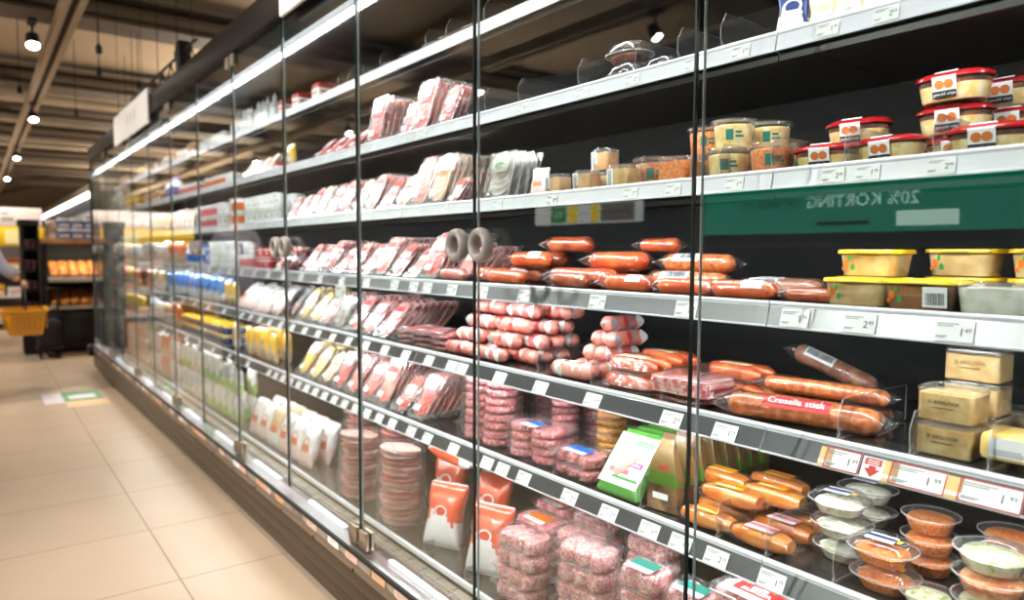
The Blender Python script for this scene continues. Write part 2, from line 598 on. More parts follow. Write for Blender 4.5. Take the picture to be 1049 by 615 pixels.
# ------------------------------------------------------------------ spot lamps on the beam
LAMPG = mat('lit lamp face', (255, 250, 240), 0.4, emit=22.0)
lb = MB()
lb.box(-.03, .03, -.08, .08, .14, .17, 0)
lb.box(-.008, .008, -.008, .008, .06, .14, 0)
lamp_mount = lb.mesh('mount', [BLACKM])
lh = MB()
Mh = Matrix.Rotation(R(-32), 4, 'X')
lh.lathe([(.03, .07), (.045, .06), (.05, -.04), (.047, -.05), (.047, -.042)], 0, 20, True, False, Mh)
lamp_head = lh.mesh('lamp_head', [BLACKM])
lf = MB()
lf.lathe([(.001, -.0415), (.046, -.042)], 0, 20, True, False, Mh)
lamp_face = lf.mesh('lamp_face', [LAMPG])
proto('spot', 'spot_lamp', 'spot lamp', None, [('mount', lamp_mount), ('lamp_head', lamp_head, None, [('lamp_face', lamp_face)])])
spots = [(.44, 7.0), (.66, 10.9), (.675, 15.6), (.675, 3.0), (.675, 20.2), (-2.225, .6), (-2.225, 2.2), (-2.225, 3.8), (-2.225, 6.2), (-2.225, 9.4), (-2.225, 13.5)]
wh = ['nearest of the row above the aisle', 'second along the beam above the aisle', 'third along the beam above the aisle', 'out over the floor beside the cabinet', 'furthest down the beam above the aisle',
      'first on the opposite beam, mirrored in the glass', 'second on the opposite beam, mirrored in the glass', 'third on the opposite beam, mirrored in the glass', 'fourth on the opposite beam', 'fifth on the opposite beam', 'last on the opposite beam']
for (sx, sy), w_ in zip(spots, wh):
    o = spawn('spot', sx, sy, 2.93, 'black ceiling spot lamp, ' + w_.replace('nearest', 'first').replace('furthest', 'last'), 'ceiling spot lamps')


def arealight(name, loc, rot, sx, sy, power, col):
    l = bpy.data.lights.new(name, 'AREA')
    l.shape = 'RECTANGLE'
    l.size, l.size_y = sx, sy
    l.energy = power
    l.color = col
    o = bpy.data.objects.new(name, l)
    C.objects.link(o)
    o.location = loc
    o.rotation_euler = rot
    return o


def spotlight(loc, target, power, col, ang=70, blendv=0.8, size=.05):
    l = bpy.data.lights.new('spot_beam', 'SPOT')
    l.energy = power
    l.color = col
    l.spot_size = R(ang)
    l.spot_blend = blendv
    l.shadow_soft_size = size
    o = bpy.data.objects.new('spot_beam', l)
    C.objects.link(o)
    o.location = loc
    o.rotation_euler = (Vector(target) - Vector(loc)).to_track_quat('-Z', 'Y').to_euler()
    return o


WARM = (1.0, 0.88, 0.76)
for sx, sy in spots:
    tx = sx + (-.3 if sx > 0 else .9)
    if sx > 0:
        spotlight((sx, sy - .04, 2.86), (tx, sy - 0.9, 0), 60, WARM, 95, .9)
    else:
        spotlight((sx, sy - .04, 2.86), (1.2, sy + .2, 1.2), 210, (1.0, .95, .90), 75, .9)
# ------------------------------------------------------------------ refrigerated cabinet
SEAM0, PANE = 0.797, 0.678
YA, YE = SEAM0 - 3 * PANE, 8.60
XB = 1.72
SH = [1.92, 1.66, 1.405, 1.155, 0.915, 0.65]
NAMES = ['top shelf', 'second shelf', 'third shelf', 'fourth shelf', 'fifth shelf', 'sixth shelf', 'bottom deck']
XF = 1.215
cab = empty('refrigerated_display_cabinet', (1.3, 3.6, 0))
cab.location = (0, 0, 0)
tag(cab, 'long glass-fronted refrigerated meat cabinet with lit shelves down the aisle', 'display cabinet')

mb = MB()
mb.box(XB, XB + .04, YA, YE, .06, 2.28)
mb.obj('back_panel', [mat('black back panel', (9, 8, 8), .7)], cab, 0)
mb = MB()
mb.box(1.145, XB, YA, YE, .232, .248, 0)
mb.obj('deck', [SHELFT], cab, 0)
mb = MB()
mb.rings([(YA, .012, .02, .004), (YE, .012, .02, .004)], 0, n=12, M=frame((1.147, 0, .250), (1, 0, 0), (0, 0, 1)) @ Matrix.Scale(-1, 4, (0, 0, 1)))
mb.obj('deck_lip', [RAILW], cab)
# return air grille with its wires
mb = MB()
mb.box(1.038, 1.140, YA, YE, .222, .232, 0)
for k in range(int((YE - YA) / .09)):
    y = YA + .04 + k * .09
    mb.box(1.045, 1.135, y, y + .004, .232, .2335, 1)
mb.obj('air_grille', [GRILLE, PLINTH], cab, 0)
mb = MB()
for xw in (1.062, 1.078):
    mb.tube([(xw, YA, .262), (xw, YE, .262)], .0022, 6, 0)
k = 0
y = YA + .05
while y < YE:
    mb.tube([(1.055, y, .262), (1.085, y, .262)], .0022, 6, 0)
    mb.box(1.068, 1.072, y - .002, y + .002, .232, .262, 0)
    y += .17
mb.obj('grille_wire', [CHROME], cab)
mb = MB()
mb.box(.956, 1.037, YA, YE, .236, .272, 0, bev=.003)
mb.obj('door_sill', [CHROME], cab)
mb = MB()
mb.box(.952, .962, YA, YE, .262, .276, 0)
mb.obj('sill_gasket', [BLACKM], cab, 0)
# bars along the sill with a faint glow in their material, one per door
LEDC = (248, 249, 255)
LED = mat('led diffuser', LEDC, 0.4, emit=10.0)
SILLGLOW = mat('sill bar glow', LEDC, 0.4, emit=.3)
LEDF = mat('far led diffuser', LEDC, 0.4, emit=3.0)
LEDS = mat('shelf led diffuser', LEDC, 0.4, emit=22.0)
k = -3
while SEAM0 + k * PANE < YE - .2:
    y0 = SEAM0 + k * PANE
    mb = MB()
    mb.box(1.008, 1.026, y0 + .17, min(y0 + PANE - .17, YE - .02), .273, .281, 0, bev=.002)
    mb.obj('sill_light', [SILLGLOW], cab)
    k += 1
# plinth
mb = MB()
for z0, z1, x in ((.205, .235, .954), (.150, .204, .962), (.095, .149, .966), (.040, .094, .970)):
    mb.box(x, 1.10, YA, YE, z0, z1, 1 if z0 > .2 else 0, bev=.004)
y = YA + .3
while y < YE:
    mb.lathe([(.005, 0), (.005, .003)], 2, 8, M=Matrix.Translation((.953, y, .212)) @ Matrix.Rotation(-PI / 2, 4, 'Y'))
    y += .34
mb.box(1.0, XB, YA, YE, .0, .040, 2)
mb.obj('plinth', [PLINTH, PLINTHL, BLACKM], cab)
# canopy
mb = MB()
mb.box(.975, XB + .04, YA, YE, 2.165, 2.295, 0, bev=.004)
mb.obj('canopy', [CANOPY], cab)
mb = MB()
mb.box(1.07, XB, YA, YE, 2.09, 2.16, 0)
mb.box(1.012, 1.07, YA, YE, 2.075, 2.163, 1)
mb.obj('light_housing', [DARKM, BLACKM], cab, 0)
mb = MB()
mb.rings([(YA + .02, .020, .022, .008), (YE - .02, .020, .022, .008)], 0, n=16, M=frame((1.040, 0, 2.055), (1, 0, 0), (0, 0, 1)) @ Matrix.Scale(-1, 4, (0, 0, 1)))
mb.obj('canopy_light', [LED], cab)
# end panels
for y in (YA - .03, YE):
    mb = MB()
    mb.box(1.08, XB + .04, y, y + .03, .04, 2.165, 0, bev=.004)
    mb.obj('end_panel', [GRILLE if y > 0 else DARKM], cab)
mb = MB()
mb.box(1.004, 1.08, YE, YE + .008, .28, 2.16)
mb.obj('end_glass', [GLASS], cab, 0)
mb = MB()
mb.box(.985, 1.015, YE, YE + .02, .20, 2.165, 0, bev=.003)
mb.obj('end_post', [SEAL], cab)
mb = MB()
mb.box(.915, .955, YE - .12, YE + .04, .16, .27, 0, bev=.01)
mb.obj('corner_bumper', [BLACKM], cab)

# shelves, one plate and one rail per module
MOD0 = 0.79
MODW = 2 * PANE
for si, z in enumerate(SH):
    k = -2
    while MOD0 + k * MODW < YE:
        y0 = max(MOD0 + k * MODW + .0015, YA + .002)
        y1 = min(MOD0 + (k + 1) * MODW - .0015, YE - .002)
        k += 1
        if y1 - y0 < .05:
            continue
        mb = MB()
        mb.box(1.222, XB, y0, y1, z - .016, z - .004, 0)
        mb.box(1.222, XB, y0, y1, z - .004, z, 1)
        sh = mb.obj('shelf', [DARKM, SHELFT], cab, 0)
        # rail: sloping insert between a lip and a foot
        t = 0.006 if si < 3 else (0.010 if si == 3 else 0.020)
        RB = .030 if si < 3 else .040
        mb = MB()
        X1 = XF
        pts = [(X1 + .007, z + .005), (X1 - .003, z + .005), (X1 - .005, z + .002), (X1 - .005, z - .001), (X1 - .003, z - .003), (X1 - .003 - t * .1, z - .005),
               (X1 - .003 - t, z - RB), (X1 - .0045 - t, z - RB - .001), (X1 - .004 - t, z - RB - .004), (X1 + .007, z - RB - .004)]
        mi = [0, 0, 0, 0, 0, 1, 0, 0, 2, 2]
        n = len(pts)
        vs = [(p[0], y0, p[1]) for p in pts] + [(p[0], y1, p[1]) for p in pts]
        for j in range(n):
            a, b = j, (j + 1) % n
            mb.add([vs[a], vs[b], vs[b + n], vs[a + n]], [(3, 2, 1, 0)], mi[j])
        mb.add(vs, [tuple(range(n)), tuple(reversed(range(n, 2 * n)))], 0)
        mb.obj('price_rail', [RAILW, RAILG if si > 3 else (RAILS if si == 3 else RAILW), DARKM], sh, 0)
        if si < 3:
            mb = MB()
            mb.box(1.2185, 1.2235, y0, y1, z - .050, z - .017, 0)
            mb.obj('rail_backing', [DARKM], sh, 0)
        if True:
            mb = MB()
            mb.box(1.226, 1.246, y0 + .02, y1 - .02, z - .025, z - .017, 0, bev=.002)
            mb.obj('shelf_light', [LEDS], sh)

# doors
k = -3
hm = MB()
# ring shaped pull handle, open in the middle, standing off the glass
prof = []
for a in range(16):
    th = 2 * PI * a / 16
    prof.append((.0275 + .0095 * math.cos(th), .015 * math.sin(th)))
vs, fs = [], []
NN = 36
for i_ in range(NN):
    a = 2 * PI * i_ / NN
    for (r_, x_) in prof:
        vs.append((x_, r_ * math.cos(a), r_ * math.sin(a) * 1.05))
for i_ in range(NN):
    for j in range(16):
        a, b = i_ * 16 + j, i_ * 16 + (j + 1) % 16
        c, d = ((i_ + 1) % NN) * 16 + (j + 1) % 16, ((i_ + 1) % NN) * 16 + j
        fs.append((a, b, c, d))
hm.add(vs, fs)
hm.tube([(.010, .031, 0), (.020, .031, 0)], .006, 10)
hm.tube([(.010, -.031, 0), (.020, -.031, 0)], .006, 10)
handle_me = hm.mesh('handle', [HANDLE])
kk = 0
while SEAM0 + k * PANE < YE - .05:
    y0 = SEAM0 + k * PANE
    y1 = min(y0 + PANE, YE)
    mb = MB()
    mb.box(.996, 1.002, y0 + .007, y1 - .010, .290, 2.160)
    d = mb.obj('door', [GLASS], cab, 0)
    mb = MB()
    mb.box(.995, 1.003, y0 + .0060, y0 + .0095, .290, 2.160)
    mb.obj('door_seal', [SEAL], d, 0)
    mb = MB()
    mb.box(.9957, 1.0023, y1 - .0105, y1 - .0095, .290, 2.160)
    mb.obj('glass_edge', [GEDGE], d, 0)
    hinge_near = (k % 2 == 0)
    for top in (0, 1):
        mb = MB()
        zz = (.276, .336) if not top else (2.11, 2.163)
        yy = (y0 + .010, y0 + .066) if hinge_near else (y1 - .066, y1 - .010)
        mb.box(.982, .9955, yy[0], yy[1], zz[0], zz[1], 0, bev=.003)
        mb.box(1.0025, 1.014, yy[0], yy[1], zz[0], zz[1], 0, bev=.003)
        mb.obj('hinge_bracket', [BRKT], d)
    h = bpy.data.objects.new('handle', handle_me)
    C.objects.link(h)
    h.location = (.976, (y1 - .052) if hinge_near else (y0 + .052), 1.268)
    h.parent = d
    h.scale = (1.08, 1.1, 1.1)
    k += 1


# ------------------------------------------------------------------ product prototypes
def label_front(mb, w, h, M, band=None, txt=None, bars=3, base=0, ink=1, bandm=2, seed=0):
    """printed label in the local x-y plane of M: base card, coloured band, lines of small print"""
    rr = random.Random(seed)
    mb.quad((-w / 2, -h / 2, 0), (w / 2, -h / 2, 0), (w / 2, h / 2, 0), (-w / 2, h / 2, 0), base, M)
    if band:
        y0, y1 = band
        mb.quad((-w / 2, h * y0, .0004), (w / 2, h * y0, .0004), (w / 2, h * y1, .0004), (-w / 2, h * y1, .0004), bandm, M)
    for b in range(bars):
        yy = -h * .38 + b * h * .11
        x0, x1 = -w * .42, -w * .42 + w * rr.uniform(.35, .8)
        mb.quad((x0, yy, .0006), (x1, yy, .0006), (x1, yy + h * .05, .0006), (x0, yy + h * .05, .0006), ink, M)
    if txt:
        mb.text(txt, h * .24, M @ Matrix.Translation((0, h * .22, .0008)), ink)


# --- A: flat vacuum packet of sliced meat, lying face up, foot edge at x = 0
def make_packet(key, meat, lab_mats, L=.185, Wd=.118, seed=0, name='sliced_meat_packet', cat='meat packet'):
    rr = random.Random(seed)
    mb = MB()
    mb.rings([(0.0, L * .80, Wd * .80, .02), (.010, L * .86, Wd * .87, .02), (.0105, L, Wd, .004), (.0125, L, Wd, .004), (.0127, L * .88, Wd * .88, .02)], 0, True, False, 20, Matrix.Translation((L / 2, 0, 0)))
    tray = mb.mesh('tray', [TRAYF])
    mb = MB()
    # overlapping slices with a wavy rim
    for q in range(5):
        cx = L * (.30 + .12 * q)
        z0 = .0025 + q * .0024
        vs = []
        n = 22
        for i_ in range(n):
            a = 2 * PI * i_ / n
            r_ = 1 + .04 * math.sin(5 * a + q + seed)
            vs.append((cx + L * .215 * r_ * math.cos(a) * (1.0), Wd * .385 * r_ * math.sin(a), z0))
        vs2 = [(x, y, z0 + .0028) for x, y, _ in vs]
        mb.add(vs + vs2, [(i_, (i_ + 1) % n, n + (i_ + 1) % n, n + i_) for i_ in range(n)] + [tuple(range(n, 2 * n))])
    m = mb.mesh('meat_slices', [meat])
    mb = MB()
    Mx = frame((L * .70, 0, .0165), (0, -1, 0), (1, 0, 0))
    w, h = Wd * .62, L * .28
    label_front(mb, w, h, Mx, (.02, .5) if seed % 2 else (-.5, -.18), None, 2, 0, 1, 2, seed)
    # a curl of colour, like a printed flourish
    vs = []
    for i_ in range(9):
        a = PI * (i_ / 8) * 1.2 + .4
        vs += [(w * .30 * math.cos(a) - w * .05, h * .26 * math.sin(a), .001), (w * .18 * math.cos(a) - w * .05, h * .13 * math.sin(a), .001)]
    mb.add(vs, [(2 * i_, 2 * i_ + 2, 2 * i_ + 3, 2 * i_ + 1) for i_ in range(8)], 3, Mx)
    for b_ in range(9):
        x0, y0 = rr.uniform(-w * .46, w * .36), rr.uniform(-h * .44, h * .34)
        ww, hh_ = rr.uniform(.05, .22) * w, rr.uniform(.05, .16) * h
        mb.quad((x0, y0, .0012), (x0 + ww, y0 + rr.uniform(-.1, .1) * h, .0012), (x0 + ww * .9, y0 + hh_, .0012), (x0 - ww * .1, y0 + hh_, .0012), (1, 2, 3, 3)[b_ % 4], Mx)
    # price sticker low on the pack
    M2 = frame((L * .22, Wd * .12, .0168), (0, -1, 0), (1, 0, 0))
    label_front(mb, Wd * .34, L * .12, M2, None, None, 2, 0, 1, 2, seed + 5)
    lab = mb.mesh('label', lab_mats)
    proto(key, name, cat, tray, [('meat_slices', m), ('label', lab)])


make_packet('pk_ham', HAM, [CARD, GREYP, RED, RED], seed=1)
make_packet('pk_ham2', HAMD, [CARD, GREYP, PINKP, RED], seed=2)
make_packet('pk_sal', SALAMI, [CARD, GREYP, RED, ORANGE], seed=3)
make_packet('pk_chick', CHICK, [CARD, GREYP, ORANGE, RED], seed=4)
make_packet('pk_dice', DICED, [CARD, GREYP, PINKP, RED], seed=6)
make_packet('pk_yel', CHEESE, [CARD, GREYP, YELLOW, ORANGE], seed=8, name='cheese_packet', cat='cheese packet')
make_packet('pk_blue', CREAM, [CARD, GREYP, BLUE, NAVY], seed=9, name='cheese_packet', cat='cheese packet')
make_packet('pk_org', CHICK, [YELLOW, GREYP, ORANGE, RED], seed=10)
make_packet('pk_grey', GREYMEAT, [mat('grey film label', (188, 182, 176), .4, coat=.4), GREYP, mat('grey film band', (172, 164, 158), .4), GREEN], L=.17, Wd=.15, seed=12)


# --- B: upright carton
def make_carton(key, w, d, h, base, top, mark, name='carton', cat='carton'):
    mb = MB()
    mb.box(-d / 2, d / 2, -w / 2, w / 2, 0, h, 0, bev=.002)
    body = mb.mesh('body', [base])
    mb = MB()
    mb.box(-d / 2 - .0005, d / 2 + .0005, -w / 2 - .0005, w / 2 + .0005, h * .72, h + .0015, 0, bev=.001)
    mb.box(-d * .1, d * .1, -w / 2 - .001, w / 2 + .001, h + .0012, h + .0022, 1)
    t = mb.mesh('lid_flap', [top, CARD])
    mb = MB()
    label_front(mb, w * .8, h * .5, frame((-d / 2 - .001, 0, h * .38), (0, -1, 0), (0, 0, 1)), (.1, .45), None, 3, 0, 1, 2)
    label_front(mb, d * .8, h * .5, frame((0, -w / 2 - .001, h * .38), (1, 0, 0), (0, 0, 1)), (.1, .45), None, 3, 0, 1, 2)
    l = mb.mesh('print_panel', [CARD, GREYP, mark])
    proto(key, name, cat, body, [('lid_flap', t), ('print_panel', l)])


make_carton('ct_red', .085, .12, .085, CARD, RED, ORANGE)
make_carton('ct_tan', .09, .10, .11, mat('tan carton', (205, 150, 100), .6), mat('tan carton top', (225, 180, 130), .6), ORANGE)
make_carton('ct_white', .09, .10, .09, CARD, WHITE, PINKP)
make_carton('ct_yel', .09, .08, .12, YELLOW, YELLOW, RED)
make_carton('ct_blue', .10, .10, .10, BLUE, WHITE, NAVY)
make_carton('ct_brn', .09, .09, .13, mat('brown carton', (150, 100, 66), .6), mat('rust carton top', (170, 70, 40), .6), YELLOW)


# --- C: bottles
def make_bottle(key, body, cap, band, r=.026, h=.13):
    mb = MB()
    mb.lathe([(r * .8, 0), (r, .006), (r, h * .62), (r * .8, h * .74), (r * .36, h * .86), (r * .36, h * .92)], 0, 24)
    b = mb.mesh('body', [body])
    mb = MB()
    mb.lathe([(r * .46, h * .88), (r * .48, h * .90), (r * .44, h), (r * .2, h * 1.02), (r * .16, h * 1.12)], 0, 18)
    c = mb.mesh('cap', [cap])
    mb = MB()
    mb.lathe([(r * 1.01, h * .16), (r * 1.015, h * .17), (r * 1.015, h * .54), (r * 1.01, h * .55)], 0, 24, False, False)
    l = mb.mesh('label', [band])
    proto(key, 'bottle', 'bottle', b, [('cap', c), ('label', l)])


make_bottle('bt_white', WHITE, WHITE, CARD)
make_bottle('bt_lilac', WHITE, LILAC, LILAC, .05, .15)
make_bottle('bt_blue', WHITE, BLUE, BLUE, .03, .12)


# --- D: round clear tubs and yoghurt cups
def make_tub(key, content, lid, r=.045, h=.062, body=CLEAR, logo=TEAL, band=None, name='salad_tub', cat='salad tub', topping=None):
    mb = MB()
    mb.lathe([(r * .84, 0), (r * .86, .002), (r * .98, h * .9), (r * 1.0, h)], 0, 30, True, False)
    b = mb.mesh('cup', [body])
    parts = []
    if content:
        mb = MB()
        mb.lathe([(r * .82, .0015), (r * .84, .004), (r * .93, h * .80), (r * .90, h * .83), (r * .4, h * .86), (.001, h * .85)], 0, 30, True, False)
        parts.append(('filling', mb.mesh('filling', [content])))
    if topping:
        mb = MB()
        mb.lathe([(r * .945, h * .62), (r * .96, h * .80), (r * .92, h * .87), (r * .3, h * .90), (.001, h * .90)], 0, 30, False, False)
        parts.append(('topping', mb.mesh('topping', [topping])))
    mb = MB()
    mb.lathe([(r * 1.01, h * .90), (r * 1.09, h * .905), (r * 1.09, h * .99), (r * 1.05, h * 1.03), (r * 1.0, h * 1.035), (r * .95, h * 1.0), (r * .6, h * .985), (.001, h * .985)], 0, 30, False, False)
    # pull tab
    mb.box(-r * 1.28, -r * 1.05, -r * .22, r * .22, h * .93, h * .96, 0)
    parts.append(('lid', mb.mesh('lid', [lid])))
    mb = MB()
    a0 = PI + .25
    mb.arc([(r * .91, r * .91, h * .30), (r * .96, r * .96, h * .66)], a0 - .02, a0 + .36, 6, 0)
    for q in range(2):
        zz = h * (.38 + .14 * q)
        rr = r * (.88 + .12 * (zz / h)) + .0012
        mb.arc([(rr, rr, zz), (rr + .0004, rr + .0004, zz + h * .07)], a0 + .45, a0 + .85 - q * .1, 6, 0)
    if band:
        mb.arc([(r * .87 + .0015, r * .87 + .0015, h * .12), (r * .96 + .0015, r * .96 + .0015, h * .72)], 0, 2 * PI, 30, 1)
    parts.append(('print', mb.mesh('print', [logo, band or logo])))
    proto(key, name, cat, b, parts)


make_tub('tb_egg', EGG, CLEAR)
make_tub('tb_or', ORSAL, CLEAR)
make_tub('tb_orl', PASTA, CLEAR, r=.05, h=.07)
make_tub('tb_green', GRSAL, CLEAR)
make_tub('cup_white', None, WHITE, .036, .075, WHITE, GREYP, CARD, 'yoghurt_cup', 'cup')
make_tub('cup_pink', None, WHITE, .036, .075, WHITE, RED, PINKP, 'yoghurt_cup', 'cup')
make_tub('cup_blue', None, BLUE, .042, .06, WHITE, CARD, BLUE, 'cream_cup', 'cup')
make_tub('cup_or', None, WHITE, .036, .075, WHITE, RED, ORANGE, 'yoghurt_cup', 'cup')
make_tub('cup_navy', None, YELLOW, .042, .06, WHITE, CARD, NAVY, 'cream_cup', 'cup')
make_tub('cup_red', None, RED, .045, .055, WHITE, CARD, RED, 'cream_cup', 'cup')


# --- E: oval tub with red lid and printed sleeve
def make_oval(key, sleeve_txt, top):
    w, d, h = .085, .142, .052
    mb = MB()
    mb.rings([(0, w * .80, d * .84, .034), (.002, w * .83, d * .86, .036), (h * .9, w * .98, d * .98, .044), (h, w, d, .046)], 0, True, False, 32)
    b = mb.mesh('bowl', [CLEAR])
    mb = MB()
    mb.rings([(.0015, w * .79, d * .83, .034), (.004, w * .81, d * .85, .036), (h * .64, w * .915, d * .935, .04)], 0, True, False, 32)
    lo = mb.mesh('filling', [EGG])
    mb = MB()
    mb.rings([(h * .64, w * .915, d * .935, .04), (h * .78, w * .94, d * .95, .042), (h * .84, w * .86, d * .88, .038), (h * .87, w * .4, d * .5, .02)], 0, False, True, 32)
    hi = mb.mesh('topping', [top])
    mb = MB()
    mb.rings([(h * .86, w * 1.02, d * 1.01, .047), (h * .88, w * 1.09, d * 1.06, .05), (h * .97, w * 1.09, d * 1.06, .05), (h * 1.05, w * 1.02, d * 1.0, .046), (h * 1.12, w * .90, d * .91, .04), (h * 1.15, w * .7, d * .78, .03)], 0, False, True, 32)
    mb.rings([(h * 1.15, .03, .05, .012), (h * 1.19, .026, .046, .012)], 0, False, True, 16)
    lid = mb.mesh('lid', [REDLID])
    # sleeve: runs down the front wall and over the lid
    mb = MB()
    x0, x1 = -w * .455, -w * .56
    ya, yb = .024, -.022
    mb.quad((x0, ya, h * .12), (x0, yb, h * .12), (x1, yb, h * .92), (x1, ya, h * .92), 0)
    mb.quad((x1, ya, h * .92), (x1, yb, h * .92), (-w * .42, yb, h * 1.17), (-w * .42, ya, h * 1.17), 0)
    fx = lambda t: x0 + (x1 - x0) * t - .0012
    fz = lambda t: h * (.12 + .80 * t)
    mb.quad((fx(0), ya, fz(0)), (fx(0), yb, fz(0)), (fx(.34), yb, fz(.34)), (fx(.34), ya, fz(.34)), 2)
    Mt = frame((fx(.18) - .0006, (ya + yb) / 2, fz(.18)), (0, -1, 0), (fx(.34) - fx(0), 0, fz(.34) - fz(0)))
    mb.text(sleeve_txt, .0092, Mt, 3)
    for cy in (.010, -.008):
        vs = [(fx(.64) - .0005, cy, fz(.64))]
        for i_ in range(12):
            a = 2 * PI * i_ / 12
            t = .64 + .22 * math.sin(a)
            vs.append((fx(t) - .0005, cy + .0095 * math.cos(a), fz(t)))
        mb.add(vs, [(0, i_ + 1, (i_ + 1) % 12 + 1) for i_ in range(12)], 1)
    sl = mb.mesh('sleeve', [CARD, mat('printed pastry', (214, 120, 50), .5), PRINT, CARD])
    # small nutrition sticker
    mb = MB()
    mb.quad((-w * .40, d * .33, h * .15), (-w * .44, d * .20, h * .15), (-w * .49, d * .20, h * .55), (-w * .45, d * .33, h * .55), 0)
    st = mb.mesh('sticker', [YELLOW])
    proto(key, 'oval_salad_tub', 'salad tub', b, [('filling', lo), ('topping', hi, 'dark topping'), ('lid', lid, 'translucent red lid'), ('sleeve', sl)])


make_oval('ov', 'gevuld eitje', CHUTNEY)
make_oval('ov2', 'gevuld eitje', EGG)


# --- F: rectangular tub with yellow (or white) lid
def make_rect(key, content, lidm, w=.14, d=.10, h=.058, barcode=False, opaque=None, motif=True, tp=.84):
    mb = MB()
    cr = .02 if tp < .9 else .009
    mb.rings([(0, d * tp, w * tp, cr), (.002, d * (tp + .02), w * (tp + .02), cr), (h * .88, d * .97, w * .97, cr * 1.3), (h, d, w, cr * 1.4)], 0, True, False, 28)
    b = mb.mesh('tub', [opaque or CLEAR])
    parts = []
    mb = MB()
    mb.rings([(.0015, d * (tp - .01), w * (tp - .01), cr), (.004, d * (tp + .005), w * (tp + .005), cr), (h * .84, d * .945, w * .945, cr * 1.25), (h * .86, d * .7, w * .7, cr)], 0, True, True, 28)
    parts.append(('filling', mb.mesh('filling', [content])))
    mb = MB()
    mb.rings([(h * .86, d * 1.02, w * 1.02, .03), (h * .88, d * 1.08, w * 1.06, .032), (h * .98, d * 1.08, w * 1.06, .032), (h * 1.03, d * 1.04, w * 1.03, .03), (h * 1.03, d * .94, w * .95, .026), (h * .99, d * .92, w * .93, .025)], 0, False, True, 28)
    mb.box(-d * .62, -d * .52, -w * .16, w * .16, h * .90, h * .94, 0)
    parts.append(('lid', mb.mesh('lid', [lidm])))
    mb = MB()
    X = lambda z: -(d * (.86 + .11 * (z / h)) / 2 + .0012)
    if motif:
        # curly vegetable motif printed on the wall: orange and green leaves
        for (cy, cz, col, sc) in ((.045, .5, 1, 1.0), (.032, .35, 2, .8), (.038, .68, 2, .7), (.052, .30, 1, .6)):
            vs = []
            zc = h * cz
            for i_ in range(10):
                a = 2 * PI * i_ / 10
                zz = zc + .009 * sc * math.sin(a)
                vs.append((X(zz), cy + .006 * sc * math.cos(a), zz))
            mb.add(vs, [tuple(range(10))], col)
    if barcode:
        zc = h * .45
        mb.quad((X(h * .12) - .0006, -.012, h * .12), (X(h * .12) - .0006, -.056, h * .12), (X(h * .8) - .0006, -.056, h * .8), (X(h * .8) - .0006, -.012, h * .8), 0)
        yy = -.017
        rr = random.Random(4)
        while yy > -.050:
            ww = rr.choice((.0007, .0013, .002))
            mb.quad((X(h * .2) - .0012, yy, h * .2), (X(h * .2) - .0012, yy - ww, h * .2), (X(h * .6) - .0012, yy - ww, h * .6), (X(h * .6) - .0012, yy, h * .6), 3)
            yy -= ww + rr.choice((.0008, .0015))
    if mb.v:
        parts.append(('print', mb.mesh('print', [CARD, ORANGE, GREEN, PRINT])))
    proto(key, 'rectangular_salad_tub', 'salad tub', b, parts)


make_rect('rt_yel', SPREAD, YELLID)
make_rect('rt_brn', blend('brown satay filling', [(0.35, (120, 70, 28)), (0.6, (160, 102, 44)), (0.8, (186, 132, 70))], 20, rough=.4, coat=.3, bump=.1), YELLID, barcode=True)
make_rect('rt_white', CREAM, CLEAR, w=.125, h=.056, motif=False)
make_rect('rt_beige', SPREAD, CLEAR, w=.112, d=.095, h=.068, motif=False, tp=.93)
make_rect('cup_tan', TAN, CLEAR, w=.060, d=.055, h=.056, motif=False, tp=.92)
make_rect('cup_beige', SPREAD, CLEAR, w=.075, d=.06, h=.058, motif=False, tp=.92)
make_rect('cup_org', ORSAL, CLEAR, w=.085, d=.07, h=.06, motif=False, tp=.92)
for k_, tx in (('rt_beige', 'EI BIESLOOK'), ('cup_tan', None), ('cup_beige', None)):
    nm, ct, rm, ps = PROTO[k_]
    mb = MB()
    if tx:
        mb.text(tx, .011, frame((-.0488, 0, .040), (0, -1, 0), (-.04, 0, 1)), 0)
        mb.quad((-.0482, .020, .028), (-.0482, -.020, .028), (-.0484, -.020, .0295), (-.0484, .020, .0295), 0)
    else:
        # side label with a printed scroll on the wall that faces down the aisle
        x0 = .026 if k_ == 'cup_tan' else .029
        q = (x0 - .001)
        mb.quad((-q, .0285, .006), (-q, .008, .006), (-q - .0022, .008, .050), (-q - .0022, .0285, .050), 1)
        for a_ in range(3):
            vs = []
            for i_ in range(10):
                a = 2 * PI * i_ / 10
                zz = .016 + a_ * .012
                for r_ in (.0055, .0035):
                    vs.append((-q - .0026 - (zz - .016) * .02, .018 + r_ * math.cos(a), zz + r_ * math.sin(a)))
            mb.add(vs, [(2 * i_, 2 * i_ + 1, (2 * i_ + 3) % 20, (2 * i_ + 2) % 20) for i_ in range(10)], 0)
    ps.append(('print', mb.mesh('print', [PRINT, CARD])))


